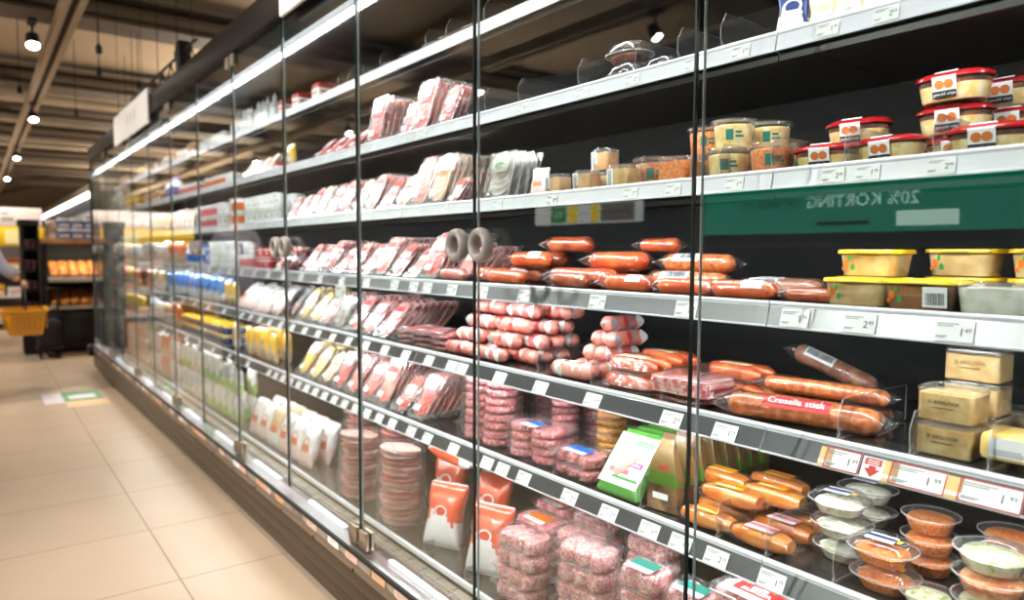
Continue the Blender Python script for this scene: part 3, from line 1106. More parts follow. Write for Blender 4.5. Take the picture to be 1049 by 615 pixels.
# --- G: clamshell with salad
def make_clam(key, content, w=.135, d=.115, h=.030, dome=.022, oval=.045, lab=True, deep=False):
    mb = MB()
    mb.rings([(0, d * .62, w * .66, oval * .8), (.002, d * .66, w * .70, oval * .85), (h * .9, d * .86, w * .88, oval), (h, d * .90, w * .91, oval), (h + .0008, d * .96, w * .97, oval * 1.08)], 0, True, False, 36)
    mb.rings([(h + .0008, d * .96, w * .97, oval * 1.08), (h + .0005, d, w, oval * 1.1), (h + .003, d, w, oval * 1.1), (h + .0035, d * .95, w * .96, oval)], 1, False, False, 36)
    b = mb.mesh('bowl', [CLEAR, RIM])
    mb = MB()
    top = []
    mb.rings([(.0015, d * .60, w * .64, oval * .8), (.004, d * .64, w * .68, oval * .85), (h * .72, d * .78, w * .80, oval), (h * .92, d * .70, w * .74, oval * .9), (h * 1.0 + dome * .12, d * .46, w * .52, oval * .6), (h + dome * .2, d * .2, w * .22, .01)], 0, True, True, 36, jit=.06)
    f = mb.mesh('filling', [content])
    mb = MB()
    mb.rings([(h + .0045, d * .985, w * .985, oval * 1.1), (h + .0060, d * .985, w * .985, oval * 1.1), (h + .0065, d * .90, w * .91, oval), (h + dome * .7, d * .80, w * .82, oval * .9), (h + dome * .95, d * .70, w * .74, oval * .8), (h + dome, d * .6, w * .64, oval * .7)], 0, False, True, 36)
    # hinge tab
    mb.box(-d * .57, -d * .49, -w * .09, w * .09, h + .0045, h + .006, 0)
    l = mb.mesh('lid', [CLEAR])
    parts = [('filling', f), ('lid', l)]
    if lab:
        mb = MB()
        z = h + dome + .0008
        label_front(mb, w * .42, d * .34, frame((-d * .06, 0, z), (0, -1, 0), (1, 0, 0)), (-.1, .28), None, 2, 0, 1, 2)
        mb.box(-d * .13, d * .01, -w * .30, -w * .23, z, z + .0004, 3)
        parts.append(('label', mb.mesh('label', [CARD, GREYP, NAVY, YELLOW])))
    proto(key, 'salad_clamshell', 'salad pack', b, parts)


make_clam('cl_white', WHSAL)
make_clam('cl_green', GRSAL)
make_clam('cl_or', ORSAL)
make_clam('cl_dark', CHUTNEY, w=.13, d=.105, h=.022, dome=.03)
make_clam('bw_or', PASTA, w=.125, d=.125, h=.034, dome=.010, oval=.07, lab=False)
make_clam('bw_mix', GRSAL, w=.125, d=.125, h=.034, dome=.010, oval=.07, lab=False)
make_clam('bw_red', ORSAL, w=.11, d=.11, h=.032, dome=.010, oval=.07, lab=False)


# --- H: sausages
def caps(L, r, n=7):
    """axis stations and radii of a round-ended sausage of length L along y"""
    pts, rad = [], []
    for i_ in range(n):
        a = PI / 2 * i_ / (n - 1)
        pts.append(-L / 2 + r * (1 - math.sin(a)) if False else -L / 2 + r * (1 - math.cos(a)))
        rad.append(max(.0008, r * math.sin(a)))
    m = 8
    for i_ in range(1, m):
        pts.append(-L / 2 + r + (L - 2 * r) * i_ / m)
        rad.append(r)
    for i_ in range(n):
        a = PI / 2 * (1 - i_ / (n - 1))
        pts.append(L / 2 - r * (1 - math.cos(a)))
        rad.append(max(.0008, r * math.sin(a)))
    return pts, rad


def make_saus(key, skin, L=.20, r=.019, bend=.01, film_end=True, band=None, lab=None, cut=False, name='smoked_sausage', cat='sausage', clip=True, motif=None):
    ys, rad = caps(L, r)
    pts = [(bend * math.cos(PI * y / L) - bend * .5, y, r) for y in ys]
    mb = MB()
    if cut:
        keep = [i_ for i_, y in enumerate(ys) if y < L / 2 - r * .5]
        mb.tube([pts[i_] for i_ in keep], [rad[i_] for i_ in keep], 18, 0)
    else:
        mb.tube(pts, rad, 18, 0)
    body = mb.mesh('sausage', [skin])
    parts = []
    if cut:
        mb = MB()
        tail = [i_ for i_, y in enumerate(ys) if y >= L / 2 - r * .80]
        mb.tube([pts[i_] for i_ in tail], [rad[i_] * 1.02 for i_ in tail], 18, 0)
        parts.append(('cut_end', mb.mesh('cut_end', [CUTEND]), 'pale cut end'))
    if clip:
        mb = MB()
        for sg in ((-1,) if cut else (-1, 1)):
            yy = sg * L / 2
            mb.tube([(-bend * .5, yy * .995, r), (-bend * .5, yy + sg * .008, r)], [.003, .0045], 8, 0)
            mb.tube([(-bend * .5 - .004, yy + sg * .003, r), (-bend * .5 + .004, yy + sg * .003, r)], .0018, 6, 1)
        parts.append(('end_clip', mb.mesh('end_clip', [skin, CHROME])))
    if film_end:
        mb = MB()
        n = 14
        outl = []
        for i_ in range(n + 1):
            outl.append(-L / 2 - .022 + (L + .044) * i_ / n)
        vs = []
        for y in outl:
            t = max(0.0, min(1.0, (L / 2 + .022 - abs(y)) / .03))
            hw = r * (1.10 + .35 * (1 - t)) + .0015 * noise.noise(Vector((y * 90, L, 0)))
            ht = r * 1.04 * t + .001
            bx = bend * math.cos(PI * max(-.5, min(.5, y / L))) - bend * .5
            for a in range(10):
                th = 2 * PI * a / 10
                vs.append((bx + hw * math.cos(th), y, r + .0008 + ht * math.sin(th)))
        fs = []
        for j in range(n):
            for a in range(10):
                fs.append((j * 10 + a, j * 10 + (a + 1) % 10, (j + 1) * 10 + (a + 1) % 10, (j + 1) * 10 + a))
        mb.add(vs, fs)
        parts.append(('film', mb.mesh('film', [WRAP], 60), 'crinkled clear film'))
    if lab:
        lm, y0, y1, txt = lab
        mb = MB()
        rr_ = r * 1.045
        Mr = frame((0, 0, r + .0006), (0, 0, 1), (1, 0, 0))
        vs, nseg, na = [], 8, 8
        for j in range(nseg + 1):
            y = y0 + (y1 - y0) * j / nseg
            bx = bend * math.cos(PI * y / L) - bend * .5
            for a in range(na + 1):
                th = PI - .35 - 1.15 * a / na + (.15)
                vs.append((bx + rr_ * 1.02 * math.cos(th), y, r + .001 + rr_ * math.sin(th)))
        fs = [(j * (na + 1) + a, j * (na + 1) + a + 1, (j + 1) * (na + 1) + a + 1, (j + 1) * (na + 1) + a) for j in range(nseg) for a in range(na)]
        mb.add(vs, fs, 0)
        th = PI - .2 - .57
        c = Vector((bend * .5 + rr_ * 1.09 * math.cos(th), (y0 + y1) / 2, r + .001 + rr_ * 1.07 * math.sin(th)))
        Mt = frame(c, (0, -1, 0), (-math.sin(th) * -1 * 1, 0, -math.cos(th)))
        Mt = frame(c, (0, -1, 0), (math.sin(th), 0, -math.cos(th)))
        if txt == 'bar':
            q = -(y1 - y0) * .42
            rr2 = random.Random(3)
            while q < (y1 - y0) * .42:
                w2 = rr2.choice((.001, .002))
                mb.quad((q, -r * .35, 0), (q + w2, -r * .35, 0), (q + w2, r * .3, 0), (q, r * .3, 0), 1, Mt)
                q += w2 + rr2.choice((.001, .002))
        elif txt:
            mb.text(txt, r * .78, Mt, 2)
        parts.append(('label', mb.mesh('label', [lm, PRINT, CARD], 60)))
    if motif:
        mb = MB()
        cols = motif
        rr2 = random.Random(len(key) + 7)
        for q in range(7):
            y = -L * .34 + L * .68 * q / 6
            a0 = rr2.uniform(0, 2 * PI)
            bx = bend * math.cos(PI * y / L) - bend * .5
            vs = []
            n = 9
            ln = rr2.uniform(.016, .03)
            for j in (0, 1, 2):
                for a in range(n):
                    th = a0 + 2.7 * a / (n - 1) + .25 * j
                    vs.append((bx + (r + .0007) * math.cos(th), y + ln * (j - 1) * .5 * math.sin(.5 + 2.3 * a / (n - 1)) + .005 * math.sin(a * 1.1 + q), r + (r + .0007) * math.sin(th)))
            mb.add(vs, [(j * n + a, j * n + a + 1, (j + 1) * n + a + 1, (j + 1) * n + a) for j in (0, 1) for a in range(n - 1)], q % len(cols))
        parts.append(('print', mb.mesh('print', cols, 60)))
    proto(key, name, cat, body, parts)


make_saus('sm_cut', SMOKED, .25, .026, .012, cut=True)
make_saus('sm_a', SMOKED, .20, .025, .016)
make_saus('sm_b', RED_SAUS, .22, .025, .01, lab=(CARD, -.01, .07, 'bar'))
make_saus('sm_dk', SMOKEDK, .18, .026, .012)
make_saus('sm_lab', SMOKED, .18, .025, .006, lab=(CARD, -.06, .0, None))
make_saus('salchip', blend('brown salami stick', [(0.3, (140, 80, 60)), (0.5, (176, 112, 84)), (0.7, (206, 150, 118))], 40, rough=.35, coat=.7, bump=.2), .21, .024, .004, lab=(CARD, .0, .075, 'bar'))
make_saus('chor_long', RED_SAUS, .30, .0195, .012, clip=False)
make_saus('chor_lab', RED_SAUS, .27, .0235, .010, lab=(RED, -.055, .065, 'Crosella stick'), clip=False, name='wrapped_long_sausage')
make_saus('liver', LIVER, .18, .0235, .012, film_end=False, motif=[RED, CARD, CARD], name='liver_sausage')
make_saus('liver2', LIVER, .16, .0235, .006, film_end=False, motif=[CARD, RED, PINKP], name='liver_sausage')
make_saus('liver3', LIVER, .155, .0235, .004, film_end=False, motif=[CARD, CARD, mat('grey sausage print', (150, 160, 160), .4), RED], name='liver_sausage')
make_saus('liver_gr', LIVER, .15, .024, .0, film_end=False, motif=[CARD, TEAL, CARD], name='liver_sausage')
make_saus('liver_pl', LIVER, .16, .024, .004, film_end=True, name='liver_sausage')


# --- I: horseshoe smoked sausage in a flat vacuum pouch
def make_horse(key, skin, labm, L=.17, sp=.028, r=.019):
    mb = MB()
    pts = []
    for i_ in range(6):
        pts.append((-sp, -L / 2 + (L * .72) * i_ / 5, r))
    for i_ in range(1, 10):
        a = PI - PI * i_ / 10
        pts.append((sp * math.cos(a), L * .22 + sp * 1.1 * math.sin(a), r))
    for i_ in range(6):
        pts.append((sp, -L / 2 + (L * .72) * (5 - i_) / 5, r))
    rad = [r] * len(pts)
    rad[0] = rad[-1] = r * .35
    rad[1] = rad[-2] = r * .95
    mb.tube(pts, rad, 16, 0)
    b = mb.mesh('sausage', [skin])
    mb = MB()
    mb.rings([(.0002, sp * 2 + .062, L + .03, .03), (.010, sp * 2 + .066, L + .034, .03), (.013, sp * 2 + .056, L + .006, .035), (r * 2.0, sp * 2 + .030, L - .015, .035), (r * 2.12, sp * 2 + .014, L - .04, .03)], 0, True, True, 24)
    f = mb.mesh('pouch', [WRAP], 60)
    mb = MB()
    Mx = frame((-sp * .9, -.005, r * 2.16), (0, -1, 0), (1, 0, 0))
    label_front(mb, .085, .030, Mx, (.0, .4), None, 2, 0, 1, 2)
    l = mb.mesh('label', [CARD, PRINT, labm])
    proto(key, 'smoked_sausage_pack', 'sausage pack', b, [('pouch', f, 'crinkled clear pouch'), ('label', l)])


make_horse('hs', SMOKED, YELLOW)
make_horse('hs_gr', SMOKED, GREEN)
make_horse('hs_bun', BUN, YELLOW, L=.15, sp=.021, r=.021)


# --- J: bacon
mb = MB()
mb.rings([(0, .10, .15, .02), (.004, .125, .175, .02), (.006, .13, .18, .015), (.034, .118, .168, .02), (.040, .10, .15, .02)], 0, True, True, 24, jit=.02)
bac_f = mb.mesh('film', [WRAP], 60)
mb = MB()
for q in range(6):
    mb.rings([(.003 + q * .0055, .108, .155, .015, .003 * (q % 2), .004 * (q % 3)), (.003 + q * .0055 + .0048, .110, .157, .016, .003 * (q % 2), .004 * (q % 3))], 0, True, True, 20, jit=.05)
bac = mb.mesh('bacon', [BACON])
proto('bacon', 'bacon_pack', 'bacon pack', bac, [('film', bac_f)])

# --- K: soft pouches of rolls
def make_roll(key, skin, lab1, lab2):
    mb = MB()
    rs = []
    for i_ in range(11):
        t = i_ / 10
        y = -.075 + .15 * t
        s_ = math.sin(PI * min(1, max(0, .06 + t * .88))) ** .28
        rs.append((y, .060 * s_ + .002, .046 * s_, .018, 0, .024))
    Mr = Matrix(((1, 0, 0, 0), (0, 0, 1, 0), (0, 1, 0, 0), (0, 0, 0, 1)))
    mb.rings(rs, 0, True, True, 20, Mr, jit=.05)
    b = mb.mesh('roll', [skin], 60)
    mb = MB()
    rs = [(-.098, .060, .002, .001, 0, .02), (-.082, .058, .010, .004, 0, .022), (-.070, .060, .038, .012, 0, .0245), (0, .066, .0485, .018, 0, .0248), (.070, .060, .038, .012, 0, .0245), (.082, .058, .010, .004, 0, .022), (.098, .060, .002, .001, 0, .02)]
    mb.rings(rs, 0, True, True, 20, Mr)
    f = mb.mesh('pouch', [WRAP], 60)
    mb = MB()
    Mx = frame((-.004, 0, .0505), (0, -1, 0), (1, 0, 0))
    label_front(mb, .075, .042, Mx, (-.1, .38), None, 2, 0, 1, 2)
    l = mb.mesh('label', [lab1, CARD, lab2])
    proto(key, 'sausage_roll_pouch', 'sausage roll pack', b, [('pouch', f, 'crinkled clear pouch'), ('label', l)])


make_roll('roll_y', BUN, YELLOW, ORANGE)
make_roll('roll_p', BUN, CARD, PINKP)


# --- L: meat patties and mince trays
def lumps(mb, cx, cy, z0, rx, ry, h, mi=0, n=26, amp=.05, seed=0):
    vs = []
    lv = [(0, .88), (.12, .97), (.35, 1.0), (.7, 1.0), (.9, .96), (1.0, .88), (1.02, .6), (1.0, .25)]
    for t, s_ in lv:
        for i_ in range(n):
            a = 2 * PI * i_ / n
            nz = noise.noise(Vector((math.cos(a) * 3 + seed, math.sin(a) * 3, t * 4)))
            s2 = s_ * (1 + amp * nz)
            zz = z0 + h * t + (h * .10 * noise.noise(Vector((math.cos(a) * s_ * 4 + seed, math.sin(a) * s_ * 4, 9.1))) if t > .8 else 0)
            vs.append((cx + rx * s2 * math.cos(a), cy + ry * s2 * math.sin(a), zz))
    fs = [(j * n + i_, j * n + (i_ + 1) % n, (j + 1) * n + (i_ + 1) % n, (j + 1) * n + i_) for j in range(len(lv) - 1) for i_ in range(n)]
    fs.append(tuple(reversed(range(n))))
    fs.append(tuple(range((len(lv) - 1) * n, len(lv) * n)))
    mb.add(vs, fs, mi)


def make_patty(key, meat, two=True, label=None, pair=False):
    mb = MB()
    W2 = .098 if pair else 0.0
    for q in range(2 if two else 1):
        for cy_ in ((-W2 / 2, W2 / 2) if pair else (0,)):
            lumps(mb, 0, cy_, .002 + q * .0215, .047, .047, .019, seed=q * 3.3 + len(key) + cy_ * 40)
    b = mb.mesh('patty', [meat], 60)
    hh = .045 if two else .024
    mb = MB()
    mb.rings([(0, .098, .098 + W2, .03), (.002, .102, .102 + W2, .03), (hh * .8, .106, .106 + W2, .03), (hh * .95, .11, .11 + W2, .03), (hh, .128, .128 + W2, .016), (hh + .0015, .128, .128 + W2, .016), (hh + .002, .08, .08 + W2, .03)], 0, True, True, 28)
    f = mb.mesh('tray', [CLEAR])
    parts = [('tray', f)]
    if label:
        mb = MB()
        label_front(mb, .06, .05, frame((-.015, 0, hh + .0035), (0, -1, 0), (1, 0, 0)), (-.1, .5), None, 2, 0, 1, 2)
        parts.append(('label', mb.mesh('label', [CARD, GREYP, label])))
    proto(key, 'meat_patty_pack', 'meat pack', b, parts)


make_patty('pt', PATTY)
make_patty('pt_blue', PATTY, True, BLUE)
make_patty('pt2', PATTY, True, None, True)
make_patty('pt2_blue', PATTY, True, BLUE, True)
make_patty('pt2_or', PATTY, False, ORANGE, True)
make_patty('pt_sch', SCHNIT, True, RED)


def make_mince(key, meat, w=.165, d=.115, h=.045, label=None, txt=None, blobs=3, lw=.5, ly=0.0):
    mb = MB()
    for q in range(blobs):
        cy = (q - (blobs - 1) / 2) * w * .86 / blobs
        lumps(mb, 0, cy, .0025, d * .42, w * .50 / blobs * 1.08, h * .86, seed=q * 2.7 + len(key), amp=.10)
    b = mb.mesh('meat', [meat], 60)
    mb = MB()
    mb.rings([(0, d * .84, w * .88, .02), (.002, d * .87, w * .90, .022), (h * .9, d * .94, w * .96, .024), (h * .92, d * 1.06, w * 1.04, .02), (h * .97, d * 1.06, w * 1.04, .02), (h * 1.0, d * .92, w * .94, .024), (h * 1.06, d * .6, w * .7, .02)], 0, True, True, 28)
    f = mb.mesh('tray', [CLEAR])
    parts = [('tray', f)]
    if label:
        mb = MB()
        Mx = frame((-.01, ly, h * 1.06 + .001), (0, -1, 0), (1, 0, 0))
        label_front(mb, w * lw, d * .5, Mx, (-.15, .5), None, 2, 0, 1, 2)
        if txt:
            for q, t_ in enumerate(txt):
                mb.text(t_, d * .15, Mx @ Matrix.Translation((0, d * (.16 - .12 * q), .001)), 3)
        parts.append(('label', mb.mesh('label', [CARD, GREYP, label, CARD])))
    proto(key, 'meat_tray', 'meat tray', b, parts)


make_mince('mc', MINCE)
make_mince('mc_lab', MINCE, label=CARD)
make_mince('mc_or', PATTY, .18, .12, .03, ORANGE)
make_mince('mc_blue', PATTY, .18, .12, .035, BLUE)
make_mince('mc_sch', SCHNIT, .16, .11, .03, RED, blobs=2)
make_mince('mc_gr', MINCE, .12, .11, .05, TEAL, blobs=2, lw=.6)
make_mince('mc_beef', MINCE, .18, .12, .035, RED, ['BEEF', 'BURGER'], lw=.55)


# --- M: flat packs of ham slices that are stacked
def make_hamstack(key, meat, seed):
    rr = random.Random(seed)
    mb = MB()
    for q in range(3):
        n = 26
        ox, oy = rr.uniform(-.006, .006) - .010 * (q - 1), rr.uniform(-.008, .008)
        vs = []
        for lay in (0, 1):
            for i_ in range(n):
                a = 2 * PI * i_ / n
                s_ = 1 + .05 * math.sin(2 * a + seed) + .03 * math.sin(5 * a + q)
                wav = .0022 * math.sin(3 * a + q * 2 + seed)
                vs.append((ox + .058 * s_ * math.cos(a), oy + .074 * s_ * math.sin(a), .0035 + q * .0045 + lay * .0034 + wav))
        mb.add(vs, [(i_, (i_ + 1) % n, n + (i_ + 1) % n, n + i_) for i_ in range(n)] + [tuple(range(n, 2 * n)), tuple(reversed(range(n)))])
    b = mb.mesh('ham_slices', [meat], 50)
    mb = MB()
    mb.rings([(0, .12, .15, .04), (.001, .142, .172, .03), (.018, .138, .166, .03), (.0192, .10, .13, .03)], 0, True, True, 24)
    f = mb.mesh('film', [WRAP], 60)
    proto(key, 'ham_slice_pack', 'ham pack', b, [('film', f)])


HAMP = blend('pale ham slices', [(0.3, (226, 140, 132)), (0.5, (242, 180, 168)), (0.72, (252, 222, 210))], 22, rough=.3, coat=.6, bump=.15)
make_hamstack('hst_a', HAMP, 1)
make_hamstack('hst_b', HAMP, 4)
make_hamstack('hst_c', HAMD, 6)


# --- N: pillow bag standing on end, orange and white
def make_bag(key, m1, m2, m3, w=.13, h=.20, t=.05, crimp=True, name='snack_bag', cat='bag'):
    rs = []
    k = 13
    for i_ in range(k):
        u = i_ / (k - 1)
        th = t * (math.sin(PI * min(1, max(0, u))) ** .6) + .002
        wd = w * (1 - .10 * math.sin(PI * u)) + .004 * math.sin(9 * u)
        rs.append((u * h, th, wd, th * .48))
    mb = MB()
    n = 24
    mb.rings(rs, 0, True, True, n, jit=.03)
    # colour zones by height
    for fi in range(len(mb.f)):
        zc = sum(mb.v[i_].z for i_ in mb.f[fi]) / len(mb.f[fi])
        yc = sum(mb.v[i_].y for i_ in mb.f[fi]) / len(mb.f[fi])
        edge = .36 + .10 * math.sin(yc * 60)
        mb.m[fi] = 1 if zc / h < edge else (2 if (zc / h < edge + .14 and abs(yc) < w * .3) else 0)
    b = mb.mesh('bag', [m1, m2, m3], 60)
    mb = MB()
    for z0, z1 in ((-.0, .012), (h - .012, h + .004)):
        for q in range(6):
            yy = -w * .48 + q * w * .16
            mb.box(-.0022, .0022, yy, yy + w * .14, z0, z1, 0)
    c = mb.mesh('crimp_seal', [m2])
    mb = MB()
    fx = -t * .52
    vs = []
    for i_ in range(14):
        a = 2 * PI * i_ / 14
        for r_ in (.026, .019):
            vs.append((fx - .001, r_ * math.cos(a), h * .56 + r_ * .8 * math.sin(a)))
    mb.add(vs, [(2 * i_, 2 * i_ + 1, (2 * i_ + 3) % 28, (2 * i_ + 2) % 28) for i_ in range(14)], 0)
    mb.quad((fx - .0012, .028, h * .40), (fx - .0012, -.028, h * .40), (fx - .0012, -.028, h * .45), (fx - .0012, .028, h * .45), 0)
    l = mb.mesh('logo', [m3])
    proto(key, name, cat, b, [('crimp_seal', c), ('logo', l)])


OBAG = mat('orange bag film', (224, 84, 48), 0.3, coat=0.7, bump=0.5, bscale=30)
WBAG = mat('white bag film', (240, 236, 236), 0.3, coat=0.7, bump=0.6, bscale=30)
PBAG = mat('pale pink bag film', (235, 205, 200), 0.3, coat=0.6, bump=0.6, bscale=30)
TBAG = mat('tan bag film', (222, 190, 150), 0.3, coat=0.6, bump=0.6, bscale=30)
YBAG = mat('yellow bag film', (240, 190, 70), 0.3, coat=0.6, bump=0.5, bscale=30)
BBAG = mat('blue bag film', (80, 140, 215), 0.3, coat=0.6, bump=0.5, bscale=30)
GBAG = mat('green bag film', (150, 195, 90), 0.3, coat=0.6, bump=0.5, bscale=30)
RBAG = mat('orange red bag film', (225, 110, 60), 0.3, coat=0.6, bump=0.5, bscale=30)
make_bag('bag_or', OBAG, WBAG, WBAG, w=.15, h=.215, t=.075)
make_bag('bag_wh', WBAG, PBAG, RBAG)
make_bag('bag_tan', TBAG, WBAG, RBAG)
make_bag('bag_yel', YBAG, TBAG, WBAG)
make_bag('bag_blue', BBAG, WBAG, WBAG)
make_bag('bag_gr', WBAG, GBAG, GBAG)
make_bag('bag_red', RBAG, TBAG, WBAG)
make_bag('bag_nav', mat('blue yellow bag', (35, 60, 130), .3, coat=.6), mat('cream bag', (240, 232, 215), .3, coat=.5), CARD, w=.09, h=.15, t=.03)
make_bag('bag_crm', mat('cream bag b', (238, 214, 176), .3, coat=.6, bump=.4), WBAG, WBAG, w=.10, h=.12, t=.035)

# --- O: green and white filled pack, leaning
mb = MB()
L, Wd = .20, .155
mb.rings([(0, L * .94, Wd * .94, .01), (.003, L, Wd, .012), (.010, L, Wd, .012), (.024, L * .86, Wd * .84, .02), (.027, L * .6, Wd * .6, .02)], 0, True, True, 28, Matrix.Translation((L / 2, 0, 0)))
gp = mb.mesh('pack', [mat('leaf green film', (104, 176, 76), .3, coat=.6, bump=.2)], 50)
mb = MB()
Mx = frame((L / 2, 0, .0285), (0, -1, 0), (1, 0, 0))
for (x0, y0, x1, y1, mi, z) in ((-.069, -.078, .069, .074, 5, -.0003), (-.030, -.060, .060, -.052, 0, 0), (.02, .052, .060, .060, 0, 0), (-.005, .040, .060, .060, 0, .0002), (.005, -.02, .055, -.004, 1, .0004), (-.050, .0, -.005, .018, 2, .0004), (-.05, -.045, .02, -.03, 3, .0003)):
    mb.quad((x0, y0, z), (x1, y0, z), (x1, y1, z), (x0, y1, z), mi, Mx)
mb.text('kipfilet', .013, Mx @ Matrix.Translation((.03, -.012, .001)), 4)
for i_ in range(5):
    lumps(mb, L * .30 + .013 * i_, .018 - .010 * i_, .0285, .012, .016, .0012, 2, 14, .1, i_)
gl = mb.mesh('print', [GREEN, MAGENTA, HAM, PINKP, CARD, CARD])
proto('greenpack', 'chicken_strip_pack', 'meat packet', gp, [('print', gl)])

# --- P: pointed pouch: clear foot over dark meat, printed green and cream head gathered to a point
mb = MB()
rs = []
for i_ in range(13):
    u = i_ / 12
    wy = .085 * (1 - max(0, u - .45) * 1.25) + .003 * math.sin(u * 14)
    tx = .034 * (math.sin(PI * min(1, .12 + u * .95)) ** .7) + .002
    rs.append((.19 * u, tx, max(.014, wy), .004 * (1 - u) + .0012, .004 * math.sin(u * 7), 0))
mb.rings(rs, 0, True, True, 20, jit=.08)
for fi in range(len(mb.f)):
    zc = sum(mb.v[i_].z for i_ in mb.f[fi]) / len(mb.f[fi])
    yc = sum(mb.v[i_].y for i_ in mb.f[fi]) / len(mb.f[fi])
    u = zc / .19
    mb.m[fi] = 0 if u < .36 else (1 if u < .54 + yc * 2 else (2 if u < .92 else 3))
sb_ = mb.mesh('sachet', [SACHET, mat('green pouch print', (86, 128, 44), .35, coat=.5, bump=.4), mat('cream pouch print', (140, 110, 70), .35, coat=.5, bump=.4), mat('brown pouch tip', (110, 76, 50), .4, coat=.4)], 50)
mb = MB()
mb.quad((-.0190, .022, .03), (-.0190, -.022, .03), (-.0195, -.022, .045), (-.0195, .022, .045), 0)
mb.quad((-.0195, .010, .105), (-.0195, -.016, .105), (-.0185, -.014, .120), (-.0185, .012, .120), 1)
sl_ = mb.mesh('label', [CARD, RED])
proto('sachet', 'seasoned_meat_sachet', 'meat pouch', sb_, [('label', sl_)])

# --- Q: cheese block
mb = MB()
mb.box(-.05, .05, -.06, .06, 0, .05, 0, bev=.009)
cb_ = mb.mesh('block', [CHEESE])
mb = MB()
label_front(mb, .085, .036, frame((-.0508, 0, .026), (0, -1, 0), (0, 0, 1)), None, None, 3, 0, 1, 0)
label_front(mb, .07, .036, frame((0, -.0608, .026), (1, 0, 0), (0, 0, 1)), None, None, 3, 0, 1, 0)
proto('cheese', 'cheese_pack', 'cheese pack', cb_, [('label', mb.mesh('label', [CARD, GREYP]))])

# --- R: shelf divider: thin clear sheet, clipped corner, foot clip
def make_div(key, L, h, wd=.0014):
    mb = MB()
    prof = [(0, .002), (L, .002), (L, h * .96), (L * .12 + .02, h), (.016, h * .98), (0, h * .62), (0.0, h * .3), (.006, .012)]
    n = len(prof)
    vs = [(x, -wd / 2, z) for x, z in prof] + [(x, wd / 2, z) for x, z in prof]
    mb.add(vs, [tuple(range(n)), tuple(reversed(range(n, 2 * n)))], 0)
    mb.add(vs, [(i_ + n, (i_ + 1) % n + n, (i_ + 1) % n, i_) for i_ in range(n)], 1)
    d = mb.mesh('sheet', [ACRYL, EDGE], 0)
    mb = MB()
    mb.box(-.002, .022, -.006, .006, 0.0005, .005, 0, bev=.001)
    mb.box(.002, .010, -.003, .003, .004, .020, 0, bev=.001)
    c = mb.mesh('clip', [CLEAR])
    proto(key, 'shelf_divider', 'shelf divider', d, [('clip', c)])


make_div('dv', .26, .075)
make_div('dv_hi', .26, .078)
make_div('dv_lo', .34, .085)


# --- S: price cards, several printed prices
def make_card(key, whole, cents, w=.056, h=.034, frame_m=None, tab=None):
    mb = MB()
    mb.box(-.0006, .0006, -w / 2, w / 2, 0, h, 0)
    M0 = frame((-.0010, 0, h / 2), (0, -1, 0), (0, 0, 1))
    if frame_m:
        for (x0, y0, x1, y1) in ((-w / 2, -h / 2, w / 2, -h / 2 + .002), (-w / 2, h / 2 - .002, w / 2, h / 2), (-w / 2, -h / 2, -w / 2 + .002, h / 2), (w / 2 - .002, -h / 2, w / 2, h / 2)):
            mb.quad((x0, y0, .0001), (x1, y0, .0001), (x1, y1, .0001), (x0, y1, .0001), 2, M0)
    mb.text(whole, h * .52, M0 @ Matrix.Translation((w * .20, -h * .06, .0004)), 1)
    mb.text(cents, h * .28, M0 @ Matrix.Translation((w * .36, h * .04, .0004)), 1)
    for q, (yy, l) in enumerate(((.30, .55), (.20, .42), (-.28, .30), (-.35, .24))):
        mb.quad((-w * .44, h * yy, .0003), (-w * .44 + w * l, h * yy, .0003), (-w * .44 + w * l, h * (yy + .045), .0003), (-w * .44, h * (yy + .045), .0003), 3, M0)
    c = mb.mesh('card', [CARD, PRINT, frame_m or RED, GREYP], 0)
    parts = []
    proto(key, 'price_card', 'price card', c, parts)


PR = [('1', '49'), ('1', '69'), ('1', '99'), ('2', '29'), ('1', '79'), ('2', '49')]
for i_, (a, b) in enumerate(PR):
    make_card('pc%d' % i_, a, b)
make_card('pc_red', '1', '49', .062, .038, RED)
make_card('pc_redw', '1', '99', .085, .038, RED)
make_card('pc_big', '1', '99', .10, .066)

# ------------------------------------------------------------------ stocking the shelves
ORD = ['first', 'second', 'third', 'fourth', 'fifth', 'sixth', 'seventh', 'eighth', 'ninth', 'tenth', 'eleventh', 'twelfth', 'thirteenth', 'fourteenth', 'fifteenth', 'sixteenth', 'seventeenth', 'eighteenth', 'nineteenth', 'twentieth']
ZZ = SH + [0.248]
HPK = {}


def height(key):
    if key not in HPK:
        name, cat, root, parts = PROTO[key]
        z = max([v.co.z for v in root.vertices] + [v.co.z for p in parts for v in p[1].vertices])
        HPK[key] = z
    return HPK[key]


def put(key, px, X, si, label, group=None, dz=0.0, rz=0.0, ry=0.0, rx=0.0, s=1.0, Y=None):
    y = Y if Y is not None else yat(px, X)
    return spawn(key, X, y, ZZ[si] + .0015 + dz, label, group, rz, ry, rx, s)


def stack(key, px, X, si, n, label, group=None, rz=0.0, s=1.0, dz=0.0, Y=None, jit=.003):
    """n copies on top of each other; label has a %s for its place in the stack"""
    words = {1: [''], 2: ['bottom of two', 'top of two'], 3: ['bottom of three', 'middle of three', 'top of three']}
    h = height(key) * s + .0012
    for q in range(n):
        w_ = words[n][q] if n in words else ORD[q] + ' from the bottom of ' + ('four' if n == 4 else 'the pile')
        yy = Y if Y is not None else yat(px, X)
        spawn(key if isinstance(key, str) else key[q], X + RND.uniform(-jit, jit), yy + RND.uniform(-jit, jit), ZZ[si] + .0015 + dz + q * h, label % w_, group, rz + RND.uniform(-.05, .05), s=s)


